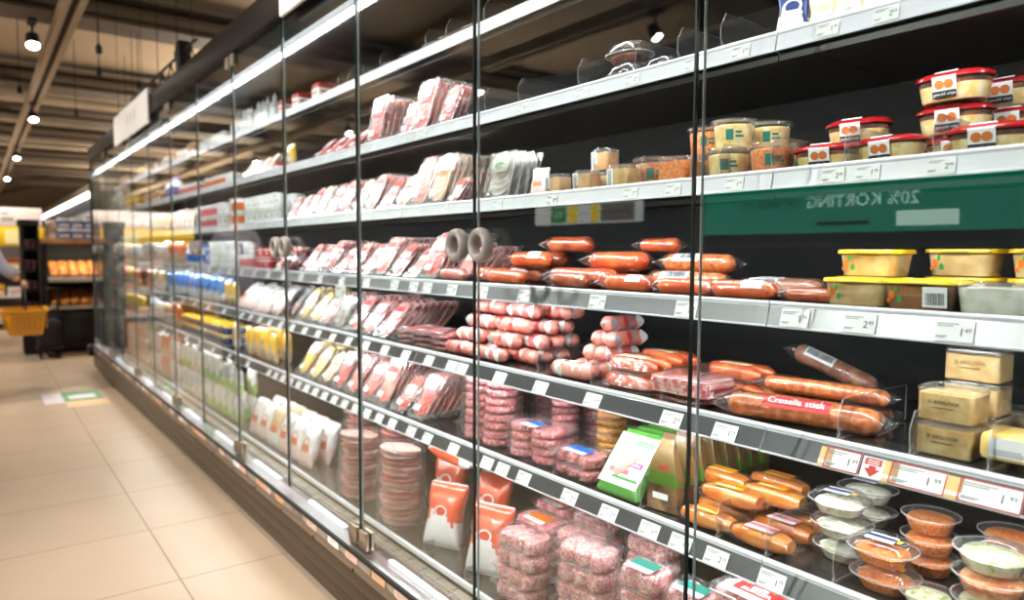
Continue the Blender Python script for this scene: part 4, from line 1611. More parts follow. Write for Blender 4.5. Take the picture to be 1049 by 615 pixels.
SHW = ['top shelf', 'second shelf', 'third shelf', 'fourth shelf', 'fifth shelf', 'sixth shelf', 'bottom deck']
DESC = {'pk_ham': 'packet of pink ham slices', 'pk_ham2': 'packet of rosy ham slices', 'pk_sal': 'packet of red salami', 'pk_chick': 'packet of pale chicken slices', 'pk_dice': 'packet of diced bacon',
        'pk_yel': 'packet of yellow cheese', 'pk_blue': 'blue-labelled white packet', 'pk_org': 'orange-labelled packet', 'pk_grey': 'greyish vacuum packet'}


def door_of(y):
    return int(math.floor((y * 1.0 / 1.30 - SEAM0) / PANE)) + 2      # counted along the aisle from the camera end


LANES = {}


def lane(key, Y, si, n=7, X0=1.245, tilt=26, dx=.0245, s=1.0, drop=0):
    """packets filed one behind the other, faces to the aisle, leaning back"""
    d = max(1, door_of(Y))
    LANES[(si, d)] = LANES.get((si, d), 0) + 1
    ln = LANES[(si, d)]
    a = R(90 - tilt)
    dx = dx * s / math.cos(R(tilt)) * .93
    for q in range(n):
        lab = '%s, %s back in %s file, %s, door %s' % (DESC[key], ORD[q], ORD[ln - 1], SHW[si], ORD[d - 1].replace('first', 'one').replace('second', 'two').replace('third', 'three').replace('fourth', 'four').replace('fifth', 'five'))
        spawn(key, X0 + q * dx, Y + RND.uniform(-.003, .003), ZZ[si] + .0015, lab, 'meat packets filed on the ' + SHW[si], RND.uniform(-.015, .015), -(a + RND.uniform(-.006, .006)), 0, s)


DOORW = ['one', 'two', 'three', 'four', 'five', 'six', 'seven', 'eight', 'nine', 'ten', 'eleven', 'twelve', 'thirteen']


def block(key, desc, ya, yb, si, dy, rows=2, dx=.10, X0=1.30, layers=1, lean=0.0, s=1.0, rz=0.0, filed=False, lay_h=None, group=None):
    """a facing of like goods: along the shelf, rows deep, layers high; key and desc may be matching tuples of kinds"""
    keys = key if isinstance(key, tuple) else (key,)
    descs = desc if isinstance(desc, tuple) else (desc,)
    y = ya + dy / 2
    i_ = 0
    while y < yb - dy * .3:
        w_ = RND.randrange(len(keys)) if i_ % 2 == 0 or len(keys) == 1 else w_
        key, desc = keys[w_], descs[w_]
        h = (lay_h or (height(key) * s + .0012))
        sj = s * RND.uniform(.88, 1.0)
        for r_ in range(rows):
            for l in range(layers):
                if l and r_ and RND.random() < .3:
                    continue
                dn = max(1, door_of(y))
                lab = '%s, %s along%s%s, %s, door %s' % (desc, ORD[min(i_, 19)], [', front row', ', second row', ', third row', ', fourth row'][r_] if rows > 1 else '', ['', ', upper layer', ', top layer'][l], SHW[si], DOORW[dn - 1])
                spawn(key, X0 + r_ * dx + RND.uniform(-.004, .004), y + RND.uniform(-.002, .002), ZZ[si] + .0015 + l * h, lab, group or (desc + ' on the ' + SHW[si]), rz + RND.uniform(-.08, .08), -lean, 0, sj if layers == 1 else s)
        y += dy
        i_ += 1


# ===== top shelf
put('pk_sal', 0, 1.335, 0, 'flat packet with pink edge lying on top shelf, first of the lying packets', 'flat packets on the top shelf', Y=yat(520, 1.30), rz=PI / 2 * 1.02, s=.8)
for j, (px, k_) in enumerate(((488, 'pk_chick'), (468, 'pk_grey'), (448, 'pk_chick'), (425, 'pk_sal'), (405, 'pk_sal'), (386, 'pk_ham2'))):
    for l in range(2):
        put(k_, 0, 1.245, 0, 'flat packet lying on the top shelf, %s %s counted from door two onward' % (ORD[j], ('lower', 'upper')[l]), 'flat packets on the top shelf', dz=l * .020, Y=yat(px, 1.28), rz=.02 * (l + 1), s=.8)
for j, px in enumerate((395, 378, 441, 462, 352, 363, 500)):
    put('dv', 0, 1.226, 0, 'clear divider on the top shelf, standing beside the %s flat packet' % ORD[j], 'dividers on the top shelf', Y=yat(px, 1.24) + .004)
for j, (px, dpt) in enumerate(((338, 0), (317, 0), (302, 0), (338, 1), (317, 1))):
    put('ct_red', 0, 1.31 + dpt * .13, 0, 'white carton with red lid, %s in the %s row on the top shelf' % (ORD[j % 3], ('front', 'rear')[dpt]), 'red lidded cartons on the top shelf', Y=yat(px, 1.31), s=.98)
y = 3.74
j = 0
while y < 4.50:
    spawn('bt_white', 1.275, y, ZZ[0] + .0015, 'white pump bottle, %s in the row on the top shelf beyond the red-lidded cartons' % ORD[j], 'white bottles on the top shelf', s=1.0)
    y += .075 if j % 3 else .11
    j += 1
block('cup_white', 'white cup', 4.62, 5.35, 0, .10, 2, .10, 1.29)
block(('ct_white', 'ct_tan',), ('white carton', 'tan carton',), 5.4, 6.0, 0, .11, 1, .10, 1.31)
block(('ct_brn', 'ct_tan', 'ct_white',), ('rust and brown carton', 'tan carton', 'white carton',), 6.05, 6.9, 0, .11, 1, .1, 1.31)
block(('ct_tan', 'ct_brn', 'ct_yel',), ('tan carton', 'rust and brown carton', 'yellow carton',), 6.95, 8.5, 0, .12, 1, .1, 1.31, layers=1)

# ===== second shelf
# door one: pale pouches and a yellow block
put('bag_nav', 0, 1.275, 1, 'white, navy and yellow pouch standing beside the pale chicken bags', None, Y=yat(803, 1.27), rz=.25, ry=.12, s=.72)
put('cheese', 0, 1.30, 1, 'yellow block pack lying low beside the navy pouch on second shelf', None, Y=yat(765, 1.28), s=(.8, 1.0, .45))
for j, px in enumerate((832, 858, 886, 918, 955)):
    put('bag_crm', 0, 1.285, 1, 'cream snack bag, %s past the navy pouch on the second shelf' % ORD[j], 'cream bags on the second shelf', Y=yat(px, 1.27), rz=.2, ry=.1, s=.62 + .04 * (j % 2))
    put('bag_crm', 0, 1.335, 1, 'cream snack bag behind the %s cream bag on the second shelf' % ORD[j], 'cream bags on the second shelf', Y=yat(px, 1.29), rz=.2, ry=.1, s=.66)
# door two: dividers and dark clamshells
for j, px in enumerate((482, 500, 534, 594, 652, 694, 737)):
    put('dv_hi', 0, 1.226, 1, 'clear shelf divider on the second shelf, %s from the ring handles' % ORD[j], 'dividers on the second shelf', Y=yat(px, 1.24))
put('cl_dark', 0, 1.318, 1, 'dark-filled clamshell, bottom of two, between dividers on second shelf', 'dark clamshells', Y=yat(633, 1.29), s=.98)
put('cl_dark', 0, 1.320, 1, 'dark-filled clamshell, top of two, between dividers on second shelf', 'dark clamshells', Y=yat(633, 1.29), dz=height('cl_dark') * .98 + .002, s=.98)
put('cl_dark', 0, 1.305, 1, 'dark-filled clamshell standing alone beyond the stacked dark pair, toward camera', 'dark clamshells', Y=yat(672, 1.29), s=.78)
put('pk_blue', 0, 1.245, 1, 'flat blue and white packet lying near the door seam on second shelf', None, Y=yat(483, 1.27), rz=.1, s=.72)
# door three: two upright files
lane('pk_ham2', yat(386, 1.26) - .02, 1, 8, s=1.02, tilt=14)
lane('pk_sal', yat(421, 1.26) + .014, 1, 4, s=.72, tilt=24)
lane('pk_ham2', yat(434, 1.26) + .0, 1, 5, s=1.05, tilt=18)
lane('pk_sal', yat(452, 1.26) - .02, 1, 3, s=.85, tilt=24, X0=1.26)
put('dv_hi', 0, 1.226, 1, 'clear divider between the two upright files of ham on second shelf', 'dividers on the second shelf', Y=yat(410, 1.26) - .01)
put('dv_hi', 0, 1.226, 1, 'clear divider beside the taller file of ham on second shelf', 'dividers on the second shelf', Y=yat(464, 1.24) - .01)
# door four
for j, px in enumerate((362, 350, 339, 327)):
    lane('pk_ham2', yat(px, 1.26), 1, 3, s=.80, tilt=48)
put('bag_yel', 0, 1.29, 1, 'yellow and orange bag standing upright on the second shelf, door four', None, Y=yat(299, 1.28), s=.62)
put('ct_red', 0, 1.31, 1, 'small carton with red lid beside the upright yellow bag', None, Y=yat(287, 1.29), s=.6)
block('pk_chick', 'pale meat packet leaning back', yat(280, 1.26), yat(246, 1.26), 1, .125, 3, .03, 1.245, lean=R(52), s=.75)
block(('cup_or', 'cup_white',), ('white and orange cup', 'plain white cup',), yat(243, 1.28), yat(214, 1.28), 1, .09, 2, .09, 1.29)
block('cup_pink', 'pink-printed cup', yat(212, 1.28), yat(186, 1.28), 1, .10, 2, .1, 1.29)
block('bt_lilac', 'white tub bottle with lilac band', yat(184, 1.28), yat(172, 1.28), 1, .12, 1, .1, 1.30, s=1.1)
block('ct_tan', 'tan box', yat(168, 1.28), yat(150, 1.28), 1, .12, 1, .1, 1.31)
block('ct_yel', 'yellow box', 7.65, 8.5, 1, .11, 1, .1, 1.31)

# ===== third shelf, door one: salad tubs
S = .84
hov = height('ov') * S + .0015
put('ov', 0, 1.31, 2, 'red-lidded tub, front row, directly beside the clear round egg tubs', 'red lidded tubs', Y=yat(838, 1.29), s=S, rz=.12)
put('ov2', 0, 1.31, 2, 'red-lidded tub, front row, second from the round egg tubs', 'red lidded tubs', Y=yat(903, 1.29), s=S, rz=-.1)
put('ov', 0, 1.305, 2, 'red-lidded tub, front row, third from the round egg tubs', 'red lidded tubs', Y=yat(1004, 1.29), s=S, rz=.05)
put('ov2', 0, 1.402, 2, 'red-lidded tub, rear row bottom, under the smaller stack', 'red lidded tubs', Y=yat(868, 1.38), s=S)
put('ov', 0, 1.39, 2, 'red-lidded tub on top of the smaller stack behind front row', 'red lidded tubs', Y=yat(872, 1.38), dz=hov, s=S, rz=.06)
put('ov2', 0, 1.402, 2, 'red-lidded tub at the foot of the tall three-high stack', 'red lidded tubs', Y=yat(975, 1.38), s=S)
put('ov', 0, 1.395, 2, 'red-lidded tub in the middle of the tall three-high stack', 'red lidded tubs', Y=yat(968, 1.38), dz=hov, s=S, rz=.05)
put('ov', 0, 1.375, 2, 'red-lidded tub with pastry sleeve, top of the tall three-high stack', 'red lidded tubs', Y=yat(966, 1.36), dz=2 * hov, s=S, rz=-.05)
for j, (px, l) in enumerate(((1030, 0), (1030, 1), (1022, 2), (965, 0))):
    put('ov', 0, 1.50, 2, 'red-lidded tub in the third row back, %s' % ('bottom', 'middle', 'top', 'beside its stack')[j], 'red lidded tubs', Y=yat(px, 1.49), dz=l * hov, s=S)
htb = height('tb_egg') + .0015
put('tb_egg', 0, 1.295, 2, 'round clear egg salad tub, lower front, nearest the door seam', 'round clear tubs', Y=yat(742, 1.29))
put('tb_egg', 0, 1.325, 2, 'round clear egg salad tub resting on two lower tubs', 'round clear tubs', Y=yat(744, 1.31) + .00, dz=htb)
put('tb_or', 0, 1.297, 2, 'round clear tub of orange salad, lower front beside the egg tub', 'round clear tubs', Y=yat(785, 1.29) - .002, s=1.0)
put('tb_egg', 0, 1.405, 2, 'round clear tub in the second row, foot of the rear stack', 'round clear tubs', Y=yat(770, 1.38) + .01)
put('tb_egg', 0, 1.412, 2, 'round clear egg salad tub on top of the rear stack', 'round clear tubs', Y=yat(776, 1.38), dz=htb)
put('tb_orl', 0, 1.40, 2, 'round clear tub of tomato pasta behind the door seam', 'round clear tubs', Y=yat(722, 1.38) + .015)
put('tb_or', 0, 1.40, 2, 'round clear tub of orange salad high behind the door seam', 'round clear tubs', Y=yat(722, 1.38) + .015, dz=height('tb_orl') + .0015)
put('tb_orl', 0, 1.44, 2, 'round clear tub with orange filling behind the first red-lidded tub', 'round clear tubs', Y=yat(828, 1.43) + .03, s=.95)
put('cup_org', 0, 1.295, 2, 'clear square cup of orange salad, door seam side', 'square clear cups', Y=yat(690, 1.28))
put('tb_orl', 0, 1.37, 2, 'round clear tub of orange pasta salad, behind the square orange cup', 'round clear tubs', Y=yat(668, 1.36), s=1.1)
put('tb_or', 0, 1.475, 2, 'round clear tub at the back beside the orange pasta salad tub', 'round clear tubs', Y=yat(678, 1.46))
put('cup_beige', 0, 1.285, 2, 'square clear cup of greenish beige spread with side label', 'square clear cups', Y=yat(636, 1.28))
put('cup_tan', 0, 1.283, 2, 'square tan spread cup, middle one of the low three', 'square clear cups', Y=yat(600, 1.28))
put('cup_tan', 0, 1.283, 2, 'square tan spread cup nearest the white pouch', 'square clear cups', Y=yat(571, 1.28))
put('cup_tan', 0, 1.352, 2, 'square tan spread cup, lower one behind the front cups', 'square clear cups', Y=yat(622, 1.35) + .01)
put('cup_tan', 0, 1.350, 2, 'tall-standing square tan spread cup on top of another', 'square clear cups', Y=yat(622, 1.35) + .01, dz=.0605)
put('cup_tan', 0, 1.415, 2, 'square tan spread cup in the back row on the third shelf', 'square clear cups', Y=yat(635, 1.41) + .02)
put('bag_wh', 0, 1.275, 2, 'small crinkled white pouch leaning beside the tan cups', None, Y=yat(549, 1.27), ry=.25, rz=.3, s=.42)
for q in range(4):
    put('pk_grey', 0, 1.25 + .032 * q, 2, 'grey vacuum packet with green round mark, %s in its file' % ORD[q], 'grey vacuum packets', Y=yat(515, 1.27), ry=-R(76), s=.86)
for j, px in enumerate((735, 788, 862, 951, 655, 706)):
    put('dv_hi', 0, 1.226, 2, 'clear divider on the third shelf, %s' % ('at the door seam by the egg tubs', 'in front of the orange salad tub', 'between the first red-lidded tubs', 'in front of the tall red-lidded stack', 'by the beige spread cup', 'by the square orange cup')[j], 'dividers on the third shelf', Y=yat(px, 1.23), s=.9)
# files of packets on third shelf, doors three and four
Yl = 1.985
for j, (k_, n, s_, tl) in enumerate((('pk_sal', 3, .55, 35), ('pk_chick', 8, 1.02, 22), ('pk_ham', 8, 1.05, 24), ('pk_chick', 8, .82, 34), ('pk_sal', 7, .82, 38), ('pk_ham', 7, .92, 30), ('pk_chick', 7, .9, 34), ('pk_ham', 7, .9, 30), ('pk_ham2', 6, .9, 33), ('pk_chick', 6, .85, 30), ('pk_ham', 6, .9, 35), ('pk_chick', 6, .75, 35), ('pk_ham', 6, .75, 35))):
    lane(k_, Yl, 2, n, s=s_, tilt=tl)
    Yl += .128 if j else .10
block(('cup_white', 'cup_white', 'cup_pink'), ('white yoghurt cup', 'plain white yoghurt cup', 'pink-banded yoghurt cup'), yat(290, 1.28), yat(252, 1.28), 2, .098, 2, .095, 1.285, layers=2, s=.95)
block('cup_or', 'orange-banded cup', yat(250, 1.28), yat(240, 1.28), 2, .082, 2, .085, 1.285, layers=2)
block(('cup_white', 'cup_or', 'cup_pink'), ('tall white cup', 'tall orange-banded cup', 'tall pink-banded cup'), yat(236, 1.28), yat(204, 1.28), 2, .105, 2, .10, 1.285, layers=2, s=.95)
block(('bag_wh', 'bag_red', 'bag_tan',), ('white and red bag', 'orange-red bag', 'tan bag',), yat(200, 1.28), yat(176, 1.28), 2, .14, 2, .07, 1.28, s=.8)
block(('bag_tan', 'bag_wh', 'bag_yel',), ('tan and red bag', 'white bag', 'yellow bag',), yat(174, 1.28), yat(158, 1.28), 2, .14, 2, .07, 1.28, s=.8)
block(('bag_wh', 'bag_yel', 'bag_tan',), ('pale bag', 'yellow bag', 'tan bag',), yat(157, 1.28), 8.5, 2, .14, 1, .07, 1.28, s=.8)

# ===== fourth shelf
put('rt_yel', 0, 1.30, 3, 'yellow-lidded salad tub, front row, beside the brown salami stick', 'yellow lidded tubs', Y=yat(880, 1.285), s=.84, rz=.1)
put('rt_brn', 0, 1.295, 3, 'yellow-lidded tub with brown filling and barcode, front row', 'yellow lidded tubs', Y=yat(938, 1.285) - .015, s=.86, rz=.0)
hy = height('rt_yel') * .84 + .0015
put('rt_yel', 0, 1.39, 3, 'yellow-lidded salad tub, bottom of the stack behind front row', 'yellow lidded tubs', Y=yat(893, 1.38), s=.84, rz=.05)
put('rt_yel', 0, 1.375, 3, 'yellow-lidded salad tub with leaf print on top of the stack', 'yellow lidded tubs', Y=yat(893, 1.36), dz=hy, s=.84, rz=.05)
put('rt_brn', 0, 1.50, 3, 'yellow-lidded tub far back, lower', 'yellow lidded tubs', Y=yat(985, 1.48), s=.86)
put('rt_yel', 0, 1.50, 3, 'yellow-lidded tub far back, upper', 'yellow lidded tubs', Y=yat(985, 1.48), s=.86, dz=hy * 1.02)
put('rt_yel', 0, 1.50, 3, 'yellow-lidded tub far back, cut off by the frame edge', 'yellow lidded tubs', Y=yat(1042, 1.48) - .05, s=.86)
put('rt_yel', 0, 1.50, 3, 'yellow-lidded tub high at the back by the frame edge', 'yellow lidded tubs', Y=yat(1042, 1.48) - .05, s=.86, dz=hy * 1.02)
put('rt_white', 0, 1.295, 3, 'white creamy salad tub with clear lid by the frame edge', None, Y=yat(1012, 1.28) - .012, s=.86)
put('salchip', 0, 1.385, 3, 'pale pink wrapped sausage lying across behind the yellow-lidded tubs', None, Y=yat(980, 1.38), dz=.0005, rz=-.05, s=.8)
put('sm_lab', 0, 1.265, 3, 'orange-skinned sausage lying at the shelf front past the door seam', 'smoked sausages on the fourth shelf', Y=yat(760, 1.255), rz=.12, s=.78)
put('salchip', 0, 1.342, 3, 'brown salami stick with white barcode label', None, Y=yat(796, 1.33), rz=.05, s=.86, dz=.0)
put('sm_dk', 0, 1.275, 3, 'short dark sausage end lying beside the yellow-lidded tub', 'smoked sausages on the fourth shelf', Y=yat(829, 1.265), rz=.1, s=.55)
put('salchip', 0, 1.412, 3, 'brown salami stick lying behind the labelled one', None, Y=yat(800, 1.39), rz=-.04, s=.86)
# pile of smoked sausages, door two
SG = 'smoked sausages on the fourth shelf'
for (k_, px, X_, dz_, rz_, s_, w_) in (
        ('sm_a', 519, 1.268, 0, .04, .80, 'front row, beside the ring handles'), ('sm_dk', 585, 1.268, 0, -.03, .78, 'front row, second from handles'), ('sm_lab', 645, 1.268, 0, .03, .82, 'white label, front row, third from handles'), ('sm_a', 703, 1.268, 0, 0, .74, 'front row, by the door seam'),
        ('sm_a', 505, 1.334, 0, .0, .9, 'second row, behind the handles'), ('sm_cut', 598, 1.334, 0, 0, 1.0, 'second row, pale cut end'), ('sm_b', 705, 1.334, 0, 0, 1.0, 'second row, white barcode label'),
        ('sm_dk', 540, 1.405, 0, 0, 1.0, 'third row, handle side'), ('sm_a', 628, 1.405, 0, 0, 1.0, 'third row, middle'), ('sm_a', 706, 1.405, 0, 0, 1.0, 'third row, seam side'),
        ('sm_a', 560, 1.478, 0, 0, 1.0, 'fourth row, handle side'), ('sm_dk', 640, 1.478, 0, 0, 1.0, 'fourth row, middle'), ('sm_a', 712, 1.478, 0, 0, 1.0, 'fourth row, seam side'),
        ('sm_lab', 545, 1.367, .047, .02, 1.0, 'second layer, handle side'), ('sm_a', 634, 1.367, .047, -.02, 1.0, 'second layer, middle'), ('sm_b', 716, 1.367, .047, 0, .9, 'second layer, seam side'),
        ('sm_a', 560, 1.440, .047, .0, 1.0, 'second layer, rear, handle side'), ('sm_dk', 640, 1.440, .047, .0, 1.0, 'second layer, rear, middle'), ('sm_dk', 712, 1.440, .047, .0, .9, 'second layer, rear, seam side'),
        ('sm_dk', 585, 1.392, .094, .12, .9, 'topmost layer, handle side'), ('sm_dk', 676, 1.395, .094, -.15, .75, 'topmost layer, seam side')):
    put(k_, 0, X_, 3, 'smoked sausage, ' + w_, SG, Y=yat(px, X_), dz=dz_, rz=rz_, s=s_)
put('liver_pl', 0, 1.265, 3, 'pale pink sausage lying at the shelf front behind the handle', None, Y=yat(462, 1.255), s=.85)
Yl = 2.01
for j, (k_, n, s_, tl) in enumerate((('pk_ham', 7, .80, 42), ('pk_ham2', 8, .98, 30), ('pk_ham', 7, .80, 45), ('pk_sal', 8, .85, 40), ('pk_ham', 7, .95, 34), ('pk_ham2', 7, .85, 42), ('pk_ham', 7, .85, 38), ('pk_ham2', 7, .85, 44), ('pk_sal', 7, .9, 34), ('pk_ham', 6, .8, 38), ('pk_ham', 6, .85, 38))):
    lane(k_, Yl, 3, n, s=s_, tilt=tl, X0=1.25 + (.04 if j == 0 else 0))
    Yl += .128
block('pk_ham', 'pink meat packet leaning back', yat(292, 1.26), yat(280, 1.26), 3, .12, 4, .03, 1.245, lean=R(58), s=.8)
block('cup_red', 'red and white cup', yat(278, 1.28), yat(262, 1.28), 3, .10, 3, .1, 1.29, layers=2)
block('cup_pink', 'pink cup', yat(262, 1.28), yat(244, 1.28), 3, .09, 3, .09, 1.285)
block(('cup_blue', 'cup_red', 'cup_white',), ('blue-banded white cup', 'red and white cup', 'white cup',), yat(243, 1.28), yat(212, 1.28), 3, .095, 2, .1, 1.29, layers=2)
block('bt_blue', 'white bottle with blue band', yat(209, 1.28), yat(194, 1.28), 3, .08, 2, .08, 1.28, s=1.2)
block(('bag_wh', 'bag_red', 'bag_wh',), ('white bag with pale pink foot', 'orange-red bag', 'white bag with pink foot',), yat(192, 1.28), yat(160, 1.28), 3, .14, 2, .07, 1.275, s=.9)
block(('bag_tan', 'bag_wh', 'bag_yel',), ('tan bag', 'white bag', 'yellow bag',), yat(159, 1.28), 8.5, 3, .14, 1, .07, 1.28, s=.9)
# big hanging card below the fourth shelf rail
put('pc_big', 0, 1.188, 3, 'large white price card hanging below the fourth shelf rail', None, dz=-.106, Y=yat(349, 1.19))

# ===== fifth shelf, door one
put('chor_lab', 0, 1.275, 4, 'long orange sausage with printed red and white label, front', 'long sausages on the fifth shelf', Y=yat(822, 1.265), rz=.20, s=1.08)
put('chor_long', 0, 1.350, 4, 'long smoked sausage in film lying behind the labelled one', 'long sausages on the fifth shelf', Y=yat(835, 1.34), rz=.17, s=.9)
put('chor_long', 0, 1.414, 4, 'long smoked sausage in film, third from the shelf front', 'long sausages on the fifth shelf', Y=yat(842, 1.39), rz=.13, s=.9)
put('chor_long', 0, 1.384, 4, 'long smoked sausage in film lying on top of two others', 'long sausages on the fifth shelf', Y=yat(842, 1.36), rz=.10, s=.85, dz=.0385)
put('salchip', 0, 1.50, 4, 'brown crusty sausage stick standing at a slant at the back', 'long sausages on the fifth shelf', Y=yat(850, 1.48), rz=.1, rx=.35, s=.9, dz=.034)
put('sm_dk', 0, 1.55, 4, 'short dark sausage lying at the back by the door seam', 'long sausages on the fifth shelf', Y=yat(772, 1.45), rz=.2, s=.8)
hb = height('rt_beige') * .80 + .0015
BG = 'beige spread tubs on the fifth shelf'
for l in range(3):
    put('rt_beige', 0, 1.40, 4, 'clear square tub of beige chive spread, rear stack, %s' % ('bottom', 'middle', 'top')[l], BG, Y=yat(1004, 1.385) + .0, dz=l * hb, s=.80)
for l in range(2):
    put('rt_beige', 0, 1.30, 4, 'clear square tub of beige chive spread, front stack, %s' % ('bottom', 'top')[l], BG, Y=yat(979, 1.285), dz=l * hb, s=.80)
put('cheese', 0, 1.295, 4, 'yellow cheese pack with white label leaning by the frame edge', None, Y=yat(1042, 1.285) - .02, dz=.014, s=.84, ry=0)
put('rt_beige', 0, 1.50, 4, 'clear tub of pale spread at the very back by the frame edge', BG, Y=yat(1040, 1.48) - .03, s=.8)
for j, px in enumerate((865, 940, 1022, 716, 680, 607, 552)):
    put('dv', 0, 1.2255, 4, 'clear divider on the fifth shelf, %s' % ('past the end of the labelled long sausage', 'in front of the beige spread tubs', 'in front of the cheese pack', 'beside the bacon pack by the door seam', 'in front of the bacon pack', 'between green-printed sausage and orange packs', 'beside the green-printed sausage')[j], 'dividers on the fifth shelf', Y=yat(px, 1.23))
put('bacon', 0, 1.275, 4, 'pink and white bacon pack in film beside the door seam', None, Y=yat(716, 1.285), rz=.05, dz=.022, ry=.0)
put('pk_dice', 0, 1.225, 4, 'flat packet lying under the bacon pack', None, Y=yat(714, 1.285), s=.95)
put('hs_gr', 0, 1.30, 4, 'smoked sausage pack, lower front, between divider and bacon', 'smoked sausage packs on the fifth shelf', Y=yat(650, 1.29), dz=0, rz=.1, s=.95)
put('hs', 0, 1.305, 4, 'smoked sausage pack, upper front, between divider and bacon', 'smoked sausage packs on the fifth shelf', Y=yat(652, 1.29), dz=.0435, rz=.05, s=.95)
put('hs', 0, 1.44, 4, 'smoked sausage pack behind the front one, lower', 'smoked sausage packs on the fifth shelf', Y=yat(690, 1.43), dz=0, s=.95)
put('hs', 0, 1.44, 4, 'smoked sausage pack behind the front one, upper', 'smoked sausage packs on the fifth shelf', Y=yat(684, 1.43), dz=.0435, s=.95, rz=-.1)
put('hs', 0, 1.44, 4, 'smoked sausage pack behind the bacon, lower', 'smoked sausage packs on the fifth shelf', Y=yat(742, 1.43) - .05, dz=0, s=.9)
put('hs', 0, 1.43, 4, 'smoked sausage pack behind the bacon, upper', 'smoked sausage packs on the fifth shelf', Y=yat(742, 1.43) - .05, dz=.042, s=.9)
put('liver_gr', 0, 1.262, 4, 'pink sausage with green and white print at the shelf front', None, Y=yat(585, 1.25), rz=.06)
# pile of liver sausages: layered rows of parallel sausages
LG = 'liver sausages piled on the fifth shelf'
for lay in range(4):
    for rw in range(4 - (lay > 1)):
        X_ = 1.270 + .054 * rw + .027 * lay
        yy = yat((474, 500, 514, 530)[rw] + 10 * lay, X_)
        for q in range(2):
            k_ = ('liver', 'liver2', 'liver3')[(rw * 2 + lay + q) % 3]
            put(k_, 0, X_ + RND.uniform(-.002, .002), 4, 'pink sausage with red and white print lying lengthwise, %s layer, row %s, %s one' % (ORD[lay], DOORW[rw], ORD[q]), LG, Y=yy, dz=lay * .0445, rz=RND.uniform(-.035, .035), s=.93)
            yy -= .178 if q == 0 and rw + lay > 0 else .168
yend = yat(552, 1.30) - .085
for lay in range(4):
    for q in range(4 - lay - (lay == 1)):
        put(('liver2', 'liver3')[(q + lay) % 2], 0, 1.385 + .01 * lay, 4, 'pink printed sausage with its round end toward the aisle, %s layer, %s one' % (ORD[lay], ORD[q]), LG, Y=yend - .064 - .0475 * q - .024 * lay, dz=lay * .0405, rz=PI / 2, s=.93)
# doors three and four of the fifth shelf
Yl = 2.10
for q in range(3):
    for l in range(3):
        put('pk_dice', 0, 1.235, 4, 'packet of diced bacon lying flat, %s pile, %s' % (ORD[q], ('bottom', 'middle', 'top')[l]), 'diced bacon packets lying flat', Y=Yl + q * .124, dz=l * .021 * .95, s=.95)
for j, (k_, n, s_, tl) in enumerate((('pk_ham', 8, .98, 46), ('pk_ham2', 8, .95, 42), ('pk_ham', 8, 1.0, 40), ('pk_grey', 8, .9, 30), ('pk_ham2', 7, .95, 38), ('pk_yel', 7, .95, 40), ('pk_yel', 6, 1.0, 36))):
    lane(k_, 2.50 + .135 * j + (.03 if j > 3 else 0), 4, n, s=s_, tilt=tl)
block('bag_wh', 'grey-white flat bag leaning back', yat(288, 1.28), yat(246, 1.28), 4, .15, 3, .085, 1.26, lean=R(-42), s=.95)
block('bag_yel', 'yellow and tan bag', yat(244, 1.28), yat(232, 1.28), 4, .14, 1, .07, 1.28, s=.8)
block('bag_blue', 'blue and white bag', yat(230, 1.28), yat(172, 1.28), 4, .15, 2, .07, 1.275, s=.9)
block(('bag_tan', 'bag_red', 'bag_wh',), ('tan and pink bag', 'orange-red bag', 'white bag',), yat(170, 1.28), yat(150, 1.28), 4, .15, 1, .07, 1.275, s=.9)
block(('bag_red', 'bag_tan', 'bag_yel',), ('orange-red bag', 'tan bag', 'yellow bag',), 7.6, 8.5, 4, .15, 1, .07, 1.275, s=.9)

# ===== sixth shelf, door one
RG = 'sausage roll pouches on the sixth shelf'
rr_ = [(1.265, 726, 0, .12, 'seam side, front, lower'), (1.265, 783, 0, .05, 'front, second from the seam, lower'), (1.345, 744, 0, .1, 'second row, seam side, lower'), (1.345, 806, 0, 0.0, 'second row, beside it, lower'), (1.425, 766, 0, .1, 'third row, lower'), (1.425, 830, 0, .1, 'third row, divider side, lower'),
       (1.300, 750, .0525, .22, 'second layer, seam side front'), (1.300 + .075, 795, .0525, .1, 'second layer, divider side'), (1.385, 741, .0525, .05, 'second layer, behind, slanting'), (1.455, 800, .0525, 0, 'second layer, rear')]
for X_, px, dz_, rz_, w_ in rr_:
    put('roll_y' if (dz_ or px < 750) else 'roll_p', 0, X_, 5, 'orange-brown sausage roll pouch, ' + w_, RG, Y=yat(px, X_ - .02), dz=dz_, rz=rz_ * .4, s=.84 if dz_ == 0 else .86)
hc = height('cl_white') * .84 + .001
for l in range(3):
    put('cl_white', 0, 1.35 - .004 * l, 5, 'clear clamshell of white salad, front stack, %s' % ('bottom', 'middle', 'top')[l], 'white salad clamshells', Y=yat(872, 1.34) + .004 * l, dz=l * hc, s=.84, rz=.05 * l)
    put('cl_white', 0, 1.455, 5, 'clear clamshell of white salad, rear stack, %s' % ('bottom', 'middle', 'top')[l], 'white salad clamshells', Y=yat(896, 1.45), dz=l * hc, s=.84)
put('mc_sch', 0, 1.46, 5, 'small dark red packet tucked behind the white salad clamshells', None, Y=yat(838, 1.45) + .03, s=.5)
for l in range(2):
    put('cl_or', 0, 1.285, 5, 'clear clamshell of orange salad, %s, at the shelf front' % ('bottom of two', 'top of two')[l], 'orange salad clamshells', Y=yat(915, 1.27) + .006 * l, dz=l * (height('cl_or') * .86 + .001), s=.86, rz=.04)
hbw = height('bw_or') + .0012
for l in range(3):
    put(('bw_mix', 'bw_or', 'bw_mix')[l], 0, 1.315, 5, 'round clear bowl of salad by the frame edge, %s' % ('bottom of three', 'middle of three', 'top of three')[l], 'round salad bowls', Y=yat(1024, 1.30) - .005, dz=l * hbw * .92, s=.92)
